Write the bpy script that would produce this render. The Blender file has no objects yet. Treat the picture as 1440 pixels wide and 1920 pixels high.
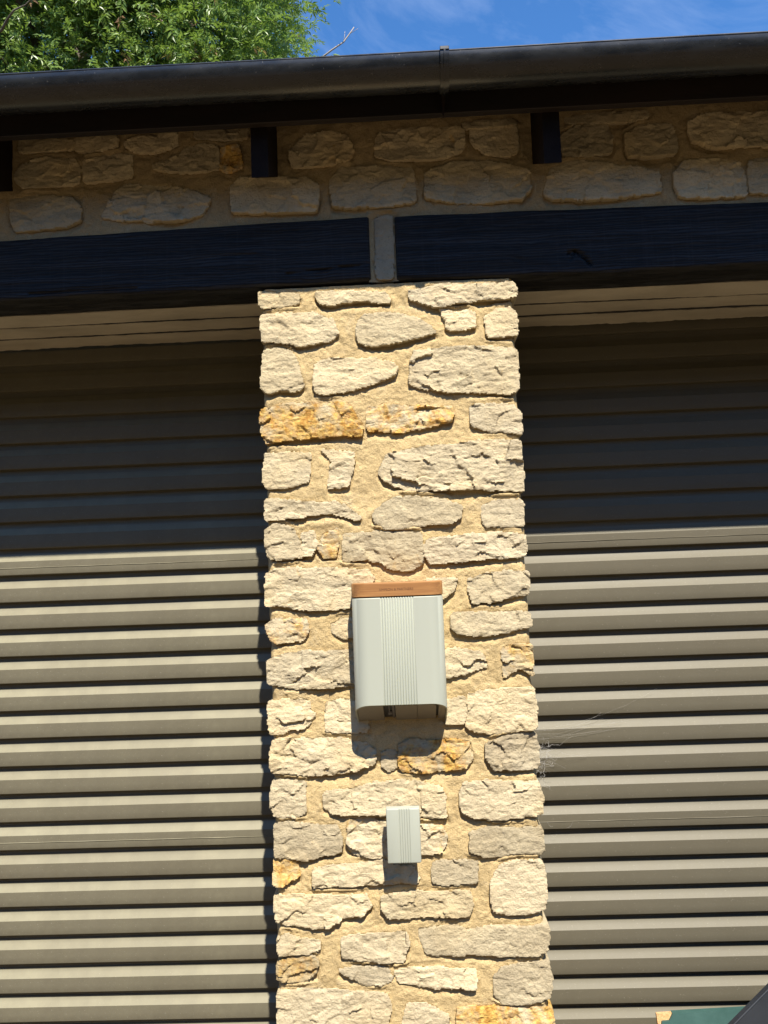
import bpy, math, random
import numpy as np
from math import radians, sin, cos, pi, tan, sqrt
from mathutils import Matrix, Vector

# ------------------------------------------------------------------ camera, sky, sun, exposure
scn = bpy.context.scene
COL = scn.collection
cd = bpy.data.cameras.new('camera'); cam = bpy.data.objects.new('camera', cd); COL.objects.link(cam)
cd.sensor_fit = 'VERTICAL'; cd.sensor_height = 36.0; cd.lens = 36.0*1441/1920; cd.clip_start = .05; cd.clip_end = 5000
cam.matrix_world = (Matrix.Translation((0, -2.06, 1.55)) @ Matrix.Rotation(radians(1.6), 4, 'Z')
                    @ Matrix.Rotation(radians(94.4), 4, 'X') @ Matrix.Rotation(radians(-2.1), 4, 'Z'))
scn.camera = cam
SUN = Vector((.245, -1, 1.455)).normalized()
SUN_EL = math.asin(SUN.z); SUN_AZ = math.atan2(SUN.x, SUN.y)
w = bpy.data.worlds.new('World'); scn.world = w; w.use_nodes = True
nt = w.node_tree; nt.nodes.clear()
wo = nt.nodes.new('ShaderNodeOutputWorld'); bg = nt.nodes.new('ShaderNodeBackground')
sky = nt.nodes.new('ShaderNodeTexSky'); sky.sky_type = 'NISHITA'; sky.sun_disc = False
sky.sun_elevation = SUN_EL; sky.sun_rotation = SUN_AZ
sky.altitude = 300; sky.air_density = 1.0; sky.dust_density = 0.15; sky.ozone_density = 8.0
tc = nt.nodes.new('ShaderNodeTexCoord'); mp = nt.nodes.new('ShaderNodeMapping')
mp.inputs['Rotation'].default_value = (.4, .3, .7); mp.inputs['Location'].default_value = (.86, .47, .12); mp.inputs['Scale'].default_value = (2.0, 6.0, 3.5)
nz = nt.nodes.new('ShaderNodeTexNoise'); nz.inputs['Scale'].default_value = 1.6; nz.inputs['Detail'].default_value = 9
nz.inputs['Roughness'].default_value = .6; nz.inputs['Distortion'].default_value = .7
rp = nt.nodes.new('ShaderNodeMapRange'); rp.inputs[1].default_value = .50; rp.inputs[2].default_value = .85
rp.inputs[3].default_value = 0; rp.inputs[4].default_value = .20
mx = nt.nodes.new('ShaderNodeMix'); mx.data_type = 'RGBA'; mx.inputs[7].default_value = (7.2, 7.9, 9.0, 1)
nt.links.new(tc.outputs['Generated'], mp.inputs[0]); nt.links.new(mp.outputs[0], nz.inputs[0])
nt.links.new(nz.outputs[0], rp.inputs[0]); nt.links.new(rp.outputs[0], mx.inputs[0]); hs = nt.nodes.new('ShaderNodeHueSaturation'); hs.inputs['Saturation'].default_value = 1.13; nt.links.new(sky.outputs[0], hs.inputs['Color']); nt.links.new(hs.outputs[0], mx.inputs[6])
nt.links.new(mx.outputs[2], bg.inputs[0]); bg.inputs[1].default_value = .122
nt.links.new(bg.outputs[0], wo.inputs[0])
sd = bpy.data.lights.new('sun', 'SUN'); sd.energy = 5.0; sd.angle = radians(.5); sd.color = (1, .93, .82)
so = bpy.data.objects.new('sun', sd); COL.objects.link(so); so.rotation_euler = SUN.to_track_quat('Z', 'Y').to_euler()
so.location = (3, -8, 12)
scn.view_settings.view_transform = 'Standard'; scn.view_settings.look = 'None'
scn.view_settings.gamma = 1; scn.view_settings.exposure = 1.0
scn.render.engine = 'CYCLES'

# ------------------------------------------------------------------ helpers
rng = random.Random(7)
def _hash(xi, yi, seed):
    h = (xi.astype(np.int64)*374761393 + yi.astype(np.int64)*668265263 + seed*974711) & 0xffffffff
    h = ((h ^ (h >> 13))*1274126177) & 0xffffffff
    h = ((h ^ (h >> 15))*2246822519) & 0xffffffff
    return ((h ^ (h >> 16)) & 0xffff)/65535.0
def vnoise(x, y, seed=0):
    x = np.asarray(x, float); y = np.asarray(y, float)
    xi = np.floor(x); yi = np.floor(y); fx = x-xi; fy = y-yi
    fx = fx*fx*(3-2*fx); fy = fy*fy*(3-2*fy)
    a = _hash(xi, yi, seed); b = _hash(xi+1, yi, seed); c = _hash(xi, yi+1, seed); d = _hash(xi+1, yi+1, seed)
    return ((a+(b-a)*fx)*(1-fy)+(c+(d-c)*fx)*fy)*2-1
def fbm(x, y, seed=0, octv=4, gain=.5):
    s = 0; a = 1; n = 0
    for i in range(octv):
        s = s+a*vnoise(x*2**i, y*2**i, seed+i*17); n += a; a *= gain
    return s/n
def sstep(a, b, x):
    t_ = np.clip((x-a)/(b-a), 0, 1); return t_*t_*(3-2*t_)

WORLD = {}                                   # world offset of each object we parent to
def thing(name, label, cat, loc=(0, 0, 0), group=None):
    o = bpy.data.objects.new(name, None); COL.objects.link(o); o.location = loc; o.empty_display_size = .05
    o['label'] = label; o['category'] = cat
    if group: o['group'] = group
    WORLD[o.name] = np.array(loc, float); return o
def tag(o, label, cat, group=None):
    o['label'] = label; o['category'] = cat
    if group: o['group'] = group
def mk(name, verts, faces, mat, parent=None, smooth=False, sharp=None, loc=None):
    v = np.asarray(verts, float)
    off = WORLD[parent.name] if parent is not None else np.zeros(3)
    me = bpy.data.meshes.new(name); me.from_pydata((v-off).tolist() if loc is None else v.tolist(), [], faces if isinstance(faces, list) else faces.tolist())
    if smooth: me.polygons.foreach_set('use_smooth', [True]*len(me.polygons))
    me.materials.append(mat)
    if sharp: me.set_sharp_from_angle(angle=radians(sharp))
    me.update()
    o = bpy.data.objects.new(name, me); COL.objects.link(o)
    if parent is not None: o.parent = parent
    if loc is not None: o.location = Vector(loc)-Vector(off)
    WORLD[o.name] = off.copy() if loc is None else np.array(loc, float)
    return o
class MB:
    def __init__(s): s.v = []; s.f = []
    def add(s, v, f):
        n = len(s.v); s.v += [tuple(p) for p in v]; s.f += [tuple(i+n for i in q) for q in f]; return s
    def box(s, x0, x1, y0, y1, z0, z1, b=0):
        if b <= 0:
            v = [(x, y, z) for z in (z0, z1) for y in (y0, y1) for x in (x0, x1)]
            return s.add(v, [(0, 2, 3, 1), (4, 5, 7, 6), (0, 1, 5, 4), (2, 6, 7, 3), (0, 4, 6, 2), (1, 3, 7, 5)])
        c = [((x0+x1)/2, (y0+y1)/2, (z0+z1)/2)][0]; h = ((x1-x0)/2, (y1-y0)/2, (z1-z0)/2)
        idx = {}; v = []
        for sx in (-1, 1):
            for sy in (-1, 1):
                for sz in (-1, 1):
                    for ax in range(3):
                        p = [sx*h[0], sy*h[1], sz*h[2]]
                        for k in range(3):
                            if k != ax: p[k] -= (sx, sy, sz)[k]*b
                        idx[(sx, sy, sz, ax)] = len(v); v.append(tuple(c[k]+p[k] for k in range(3)))
        f = []
        S = (-1, 1)
        for ax in range(3):
            u, w_ = [(1, 2), (2, 0), (0, 1)][ax]
            for sg in S:
                q = []
                for (a_, b_) in ((-1, -1), (1, -1), (1, 1), (-1, 1)):
                    k = [0, 0, 0]; k[ax] = sg; k[u] = a_; k[w_] = b_; q.append(idx[(*k, ax)])
                f.append(q if sg > 0 else q[::-1])
        for ax in range(3):                      # edge bevels along axis ax
            u, w_ = [(1, 2), (2, 0), (0, 1)][ax]
            for a_ in S:
                for b_ in S:
                    k0 = [0, 0, 0]; k1 = [0, 0, 0]
                    for k, sg in ((k0, -1), (k1, 1)): k[ax] = sg; k[u] = a_; k[w_] = b_
                    q = [idx[(*k0, u)], idx[(*k1, u)], idx[(*k1, w_)], idx[(*k0, w_)]]
                    f.append(q if a_*b_ < 0 else q[::-1])
        for sx in S:
            for sy in S:
                for sz in S:
                    q = [idx[(sx, sy, sz, 0)], idx[(sx, sy, sz, 1)], idx[(sx, sy, sz, 2)]]
                    f.append(q if sx*sy*sz > 0 else q[::-1])
        return s.add(v, f)
    def tube(s, pts, rad, n=6):
        pts = [Vector(p) for p in pts]; rings = []
        for i, p in enumerate(pts):
            d = (pts[min(i+1, len(pts)-1)]-pts[max(i-1, 0)]).normalized()
            a = d.cross(Vector((0, 0, 1)) if abs(d.z) < .9 else Vector((1, 0, 0))).normalized(); b = d.cross(a)
            r = rad[i] if isinstance(rad, (list, tuple)) else rad
            rings.append([p+(a*cos(2*pi*k/n)+b*sin(2*pi*k/n))*r for k in range(n)])
        v = [tuple(p) for r_ in rings for p in r_]; f = []
        for i in range(len(rings)-1):
            for k in range(n): f.append((i*n+k, i*n+(k+1) % n, (i+1)*n+(k+1) % n, (i+1)*n+k))
        f.append(tuple(range(n))[::-1]); f.append(tuple((len(rings)-1)*n+k for k in range(n)))
        return s.add(v, f)
    def loft(s, rings, closed=False, cap=False):
        n = len(rings[0]); v = [tuple(p) for r_ in rings for p in r_]; f = []
        m = n if closed else n-1
        for i in range(len(rings)-1):
            for k in range(m): f.append((i*n+k, i*n+(k+1) % n, (i+1)*n+(k+1) % n, (i+1)*n+k))
        if cap: f.append(tuple(range(n))[::-1]); f.append(tuple((len(rings)-1)*n+k for k in range(n)))
        return s.add(v, f)
    def build(s, name, mat, parent=None, smooth=False, sharp=None, loc=None): return mk(name, s.v, s.f, mat, parent, smooth, sharp, loc)
def grid_faces(nu, nv, flip=False):
    i, j = np.meshgrid(np.arange(nu-1), np.arange(nv-1), indexing='ij'); a = (i*nv+j).ravel()
    q = np.stack([a, a+nv, a+nv+1, a+1], 1)
    return q[:, ::-1] if flip else q

# ------------------------------------------------------------------ materials
class NM:
    def __init__(s, name):
        s.m = bpy.data.materials.new(name); s.m.use_nodes = True; s.t = s.m.node_tree
        s.b = s.t.nodes['Principled BSDF']; s.tc = s.t.nodes.new('ShaderNodeTexCoord')
    def n(s, k, **kw):
        x = s.t.nodes.new('ShaderNode'+k)
        for a, b in kw.items(): setattr(x, a, b)
        return x
    def l(s, a, b): s.t.links.new(a, b)
    def setin(s, sock, v):
        if hasattr(v, 'is_output') or isinstance(v, bpy.types.NodeSocket): s.l(v, sock)
        else: sock.default_value = v
    def noise(s, scale, detail=4, rough=.5, dist=0, stretch=None, coord='Object', rot=None):
        x = s.n('TexNoise'); x.inputs['Scale'].default_value = scale; x.inputs['Detail'].default_value = detail
        x.inputs['Roughness'].default_value = rough; x.inputs['Distortion'].default_value = dist
        c = s.tc.outputs[coord]
        if stretch or rot:
            m_ = s.n('Mapping'); m_.inputs['Scale'].default_value = stretch or (1, 1, 1); m_.inputs['Rotation'].default_value = rot or (0, 0, 0)
            s.l(c, m_.inputs[0]); c = m_.outputs[0]
        s.l(c, x.inputs[0]); return x.outputs[0]
    def math(s, op, a, b=0., c=None, clamp=False):
        x = s.n('Math', operation=op); x.use_clamp = clamp
        s.setin(x.inputs[0], a); s.setin(x.inputs[1], b)
        if c is not None: s.setin(x.inputs[2], c)
        return x.outputs[0]
    def rng(s, v, a, b, c=0., d=1.):
        x = s.n('MapRange'); s.setin(x.inputs[0], v)
        for i, k in enumerate((a, b, c, d)): s.setin(x.inputs[i+1], k)
        return x.outputs[0]
    def mix(s, f, a, b, blend='MIX'):
        x = s.n('Mix', data_type='RGBA', blend_type=blend); s.setin(x.inputs[0], f)
        for i, k in ((6, a), (7, b)):
            s.setin(x.inputs[i], (*k, 1) if isinstance(k, tuple) and len(k) == 3 else k)
        return x.outputs[2]
    def bump(s, h, strength=.5, dist=.01, prev=None):
        x = s.n('Bump'); x.inputs['Strength'].default_value = strength; x.inputs['Distance'].default_value = dist
        s.l(h, x.inputs['Height'])
        if prev is not None: s.l(prev, x.inputs['Normal'])
        return x.outputs[0]
    def attr(s, name):
        x = s.n('Attribute', attribute_type='OBJECT', attribute_name=name); return x.outputs['Fac']
    def out(s, col, rough=.6, normal=None, spec=None, metal=None):
        s.setin(s.b.inputs['Base Color'], (*col, 1) if isinstance(col, tuple) and len(col) == 3 else col)
        s.setin(s.b.inputs['Roughness'], rough)
        if normal is not None: s.l(normal, s.b.inputs['Normal'])
        if spec is not None: s.b.inputs['Specular IOR Level'].default_value = spec
        if metal is not None: s.b.inputs['Metallic'].default_value = metal
        return s.m

def mat_stone():
    s = NM('limestone'); tint = s.attr('tint'); rust = s.attr('rust'); shift = s.attr('shade')
    base = s.mix(tint, (.64, .518, .302), (.49, .418, .295))
    base = s.mix(s.rng(shift, 0, 1, 0, .6), base, (.57, .45, .245))
    n1 = s.noise(13, 8, .62); n2 = s.noise(75, 5, .6); n3 = s.noise(5, 3)
    col = s.mix(s.rng(n1, .3, .72), s.mix(.48, base, (.30, .255, .175)), s.mix(.32, base, (.70, .63, .44)))
    col = s.mix(s.rng(n2, .38, .66, 0, .5), s.mix(.30, col, (.32, .25, .15)), col)
    ym = s.math('MULTIPLY', s.rng(n3, .5, .66), s.rng(rust, 0, .4, .12, .55), clamp=True)
    col = s.mix(ym, col, (.60, .42, .17))
    nr = s.noise(22, 7, .65, .4)
    rm = s.math('MULTIPLY', s.math('SUBTRACT', s.math('MULTIPLY_ADD', rust, .345, nr), .70), 5., clamp=True)
    col = s.mix(rm, col, s.mix(s.rng(s.noise(90, 4), .4, .62), (.40, .20, .042), (.65, .42, .115)))
    # fine lichen-dark pits and pale bruises
    pit = s.rng(s.noise(190, 3, .6), .30, .42, 1, 0)
    col = s.mix(s.math('MULTIPLY', pit, .45), col, (.20, .15, .09))
    b = s.bump(s.noise(75, 8, .72, .3), .85, .008)
    b = s.bump(s.noise(24, 5, .6, .6, (1, 1, 2.6)), .35, .012, b)
    b = s.bump(s.noise(260, 3, .6), .5, .0025, b)
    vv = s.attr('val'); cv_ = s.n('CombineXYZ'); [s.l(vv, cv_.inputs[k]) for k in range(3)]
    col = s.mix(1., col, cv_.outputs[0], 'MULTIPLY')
    return s.out(col, .9, b, .25)
def mat_mortar(name, c0, c1):
    s = NM(name); n1 = s.noise(7, 6, .6); n2 = s.noise(420, 3, .7); n3 = s.noise(38, 5, .6)
    col = s.mix(s.rng(n1, .33, .68), c0, c1)
    col = s.mix(s.rng(n3, .36, .64, 0, .45), col, tuple(k*1.14 for k in c0))
    col = s.mix(s.rng(s.noise(4.5, 6, .7, .5), .52, .68, 0, .5), col, tuple(k*.74 for k in c1))
    col = s.mix(s.rng(s.noise(11, 5, .7, .8), .56, .7, 0, .4), col, (.66, .55, .36))
    g = s.rng(n2, .36, .62)
    col = s.mix(s.math('MULTIPLY', s.math('SUBTRACT', 1., g), .42), col, (.25, .17, .075))
    b = s.bump(n2, .85, .004); b = s.bump(n3, .7, .010, b); b = s.bump(s.noise(120, 4, .6), .5, .005, b)
    return s.out(col, .95, b, .15)
M_STONE = mat_stone()
M_MORTAR = mat_mortar('sand_mortar', (.62, .47, .24), (.55, .41, .205))
M_MORTAR2 = mat_mortar('eaves_shade_mortar', (.50, .38, .205), (.43, .33, .185))  # separate mortar tone for the eaves wall; recess shade put into its colour

def mat_beam():
    s = NM('black_stained_timber')
    wv = s.n('TexWave', wave_type='BANDS', bands_direction='Z', wave_profile='SIN')
    wv.inputs['Scale'].default_value = 40; wv.inputs['Distortion'].default_value = 9; wv.inputs['Detail'].default_value = 3
    wv.inputs['Detail Scale'].default_value = 1.1; wv.inputs['Detail Roughness'].default_value = .55
    m_ = s.n('Mapping'); m_.inputs['Scale'].default_value = (.16, 1, 1); s.l(s.tc.outputs['Object'], m_.inputs[0]); s.l(m_.outputs[0], wv.inputs[0])
    gr = s.noise(30, 6, .65, .2, (.06, 1, 3)); cr = s.noise(60, 4, .6, 0, (1.6, 1, .05))
    blot = s.noise(6, 5, .6)
    col = s.mix(s.rng(blot, .35, .7), (.012, .0115, .0110), (.022, .021, .020))
    col = s.mix(s.rng(gr, .42, .62, 0, .75), col, (.040, .041, .044))
    col = s.mix(s.rng(wv.outputs[0], .35, .9, 0, .7), col, (.005, .005, .006))
    col = s.mix(s.rng(cr, .55, .7, 0, .16), col, (.05, .052, .056))
    col = s.mix(s.rng(s.noise(25, 6, .7), .6, .8, 0, .25), col, (.06, .06, .06))
    b = s.bump(wv.outputs[0], .35, .0025); b = s.bump(gr, .6, .004, b); b = s.bump(cr, .22, .002, b)
    return s.out(col, s.rng(blot, .3, .7, .48, .66), b, .2)
M_BEAM = mat_beam()
def mat_simple(name, c0, c1, scale=8, rough=.6, bscale=80, bstr=.3, bdist=.003, spec=.4, stretch=None):
    s = NM(name); n1 = s.noise(scale, 6, .6, .2, stretch)
    return s.out(s.mix(s.rng(n1, .32, .68), c0, c1), rough, s.bump(s.noise(bscale, 5, .6, 0, stretch), bstr, bdist), spec)
M_RAFTER = mat_simple('dark_brown_stain', (.009, .006, .005), (.018, .011, .008), 14, .8, 60, .4, .003, .12, (1, .2, 1))
M_FASCIA = mat_simple('fascia_brown_black', (.012, .009, .008), (.024, .015, .011), 9, .6, 70, .4, .002, .3, (.15, 1, 1))
M_BOARD = mat_simple('pale_lintel_board', (.60, .54, .43), (.42, .375, .295), 7, .85, 140, .6, .004, .2, (.4, 1, 1))
M_ROOF = mat_simple('roof_tile', (.07, .045, .035), (.11, .075, .06), 9, .85)
def mat_slat(dusty):
    s = NM('taupe_coated_steel' if not dusty else 'dusty_taupe_coated_steel')
    n1 = s.noise(3.2, 6, .6, 0, (.45, 1, 1)); n2 = s.noise(55, 5, .7, 0, (.8, 1, .8)); n3 = s.noise(9, 5, .65, 0, (1, 1, .6))
    base = s.mix(s.rng(n1, .35, .65), (.096, .085, .060), (.110, .098, .070))
    dust = s.math('MULTIPLY', s.rng(n2, .25, .8, .5, 1), s.rng(n3, .3, .7, .55, 1), clamp=True)
    col = s.mix(s.math('MULTIPLY', dust, .26 if dusty else .06), base, (.33, .31, .20))
    geo = s.n('NewGeometry'); sx = s.n('SeparateXYZ'); s.l(geo.outputs['Normal'], sx.inputs[0])
    ledge = s.math('MULTIPLY', s.rng(sx.outputs[2], .25, .55), s.rng(n3, .25, .7, .55, 1))      # dust on upward faces, with sun brightness of the strips added to its colour
    col = s.mix(s.math('MULTIPLY', ledge, .46 if dusty else .12), col, (.36, .335, .225))
    sp = s.rng(s.noise(330, 2, .5), .70, .75)
    col = s.mix(s.math('MULTIPLY', sp, .5), col, (.4, .37, .3))
    rg = s.math('ADD', s.rng(n1, .2, .8, .44, .48), s.math('MULTIPLY', dust, .12))
    b = s.bump(s.noise(4, 3, .5, 0, (.5, 1, 1)), .04, .02); b = s.bump(s.noise(300, 3), .08, .001, b)
    oi = s.n('ObjectInfo'); col = s.mix(s.rng(oi.outputs['Random'], 0, 1, 0, .16), col, (.09, .074, .05))
    return s.out(col, rg, b, .26)
M_SLAT = [mat_slat(True), mat_slat(False)]
def mat_gutter():
    s = NM('black_gutter_plastic')
    n = s.noise(30, 6, .65, 0, (.35, 1, 1)); sp = s.rng(s.noise(150, 3, .6), .68, .74)
    col = s.mix(s.rng(n, .4, .7), (.0125, .0138, .016), (.026, .0275, .029))
    col = s.mix(s.math('MULTIPLY', sp, .4), col, (.25, .23, .2))
    return s.out(col, s.rng(n, .3, .7, .22, .33), s.bump(s.noise(12, 4, .6, 0, (.3, 1, 1)), .04, .01), .62)
M_GUT = mat_gutter()
def mat_cover():
    s = NM('sage_grey_painted_steel'); n = s.noise(6, 3)
    return s.out(s.mix(n, (.345, .36, .298), (.36, .375, .31)), .46, s.bump(s.noise(500, 2), .05, .0006), .4)
M_COVER = mat_cover()
def mat_wood():
    s = NM('oiled_wood')
    g = s.noise(26, 7, .65, .6, (.14, 1, 3.2)); f = s.noise(160, 4, .6, 0, (.05, 1, 2.5))
    col = s.mix(s.rng(g, .34, .66), (.265, .122, .040), (.38, .19, .066))
    col = s.mix(s.rng(f, .4, .62, 0, .5), col, (.20, .085, .03))
    return s.out(col, .5, s.bump(f, .2, .001), .35)
M_WOOD = mat_wood()
M_TEXT = mat_simple('engraved_letter_brown', (.11, .045, .018), (.14, .058, .025), 90, .6)
M_UNDER = mat_simple('taupe_grey_plastic', (.20, .18, .15), (.23, .205, .17), 9, .5, 300, .1, .001)
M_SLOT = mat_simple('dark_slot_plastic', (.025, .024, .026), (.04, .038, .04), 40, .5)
M_LATCH = mat_simple('grey_latch_plastic', (.12, .115, .12), (.16, .15, .16), 30, .45)
def mat_leaf():
    s = NM('leaf'); a = s.n('Attribute', attribute_name='hue'); f = a.outputs['Fac']
    col = s.mix(s.rng(f, 0, 1), (.115, .205, .042), (.30, .40, .095))
    col = s.mix(s.rng(f, .96, .97), col, (.30, .17, .09))
    t = s.n('BsdfTranslucent'); s.l(s.mix(.5, col, (.22, .34, .03)), t.inputs[0])
    s.out(col, .38, None, .5)
    m_ = s.n('MixShader'); m_.inputs[0].default_value = .40; s.l(s.b.outputs[0], m_.inputs[1]); s.l(t.outputs[0], m_.inputs[2])
    s.l(m_.outputs[0], s.t.nodes['Material Output'].inputs[0]); return s.m
M_LEAF = mat_leaf()
M_BARK = mat_simple('bark', (.10, .08, .06), (.17, .145, .115), 14, .9, 40, .8, .02, .2, (1, 1, .3))
M_TWIG = mat_simple('dead_pale_twig', (.36, .32, .28), (.28, .24, .2), 30, .9)
M_GROUND = mat_simple('pale_gravel', (.140, .101, .056), (.115, .083, .047), 3, .95, 90, .8, .02, .2)
M_WEB = mat_simple('cobweb_silk', (.34, .33, .31), (.28, .27, .25), 50, .8)
M_GREEN = mat_simple('green_painted_board', (.025, .066, .058), (.038, .088, .078), 20, .5, 60, .3, .002)
M_CHIP = mat_simple('raw_chipboard', (.62, .40, .20), (.42, .24, .10), 120, .9, 160, .9, .004, .2)
M_DARK = mat_simple('dark_grey_plastic', (.017, .0195, .0235), (.023, .026, .031), 12, .5, 120, .15, .001)
M_SHELL = mat_simple('render_shell', (.40, .35, .27), (.34, .3, .23), 5, .9)

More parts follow.
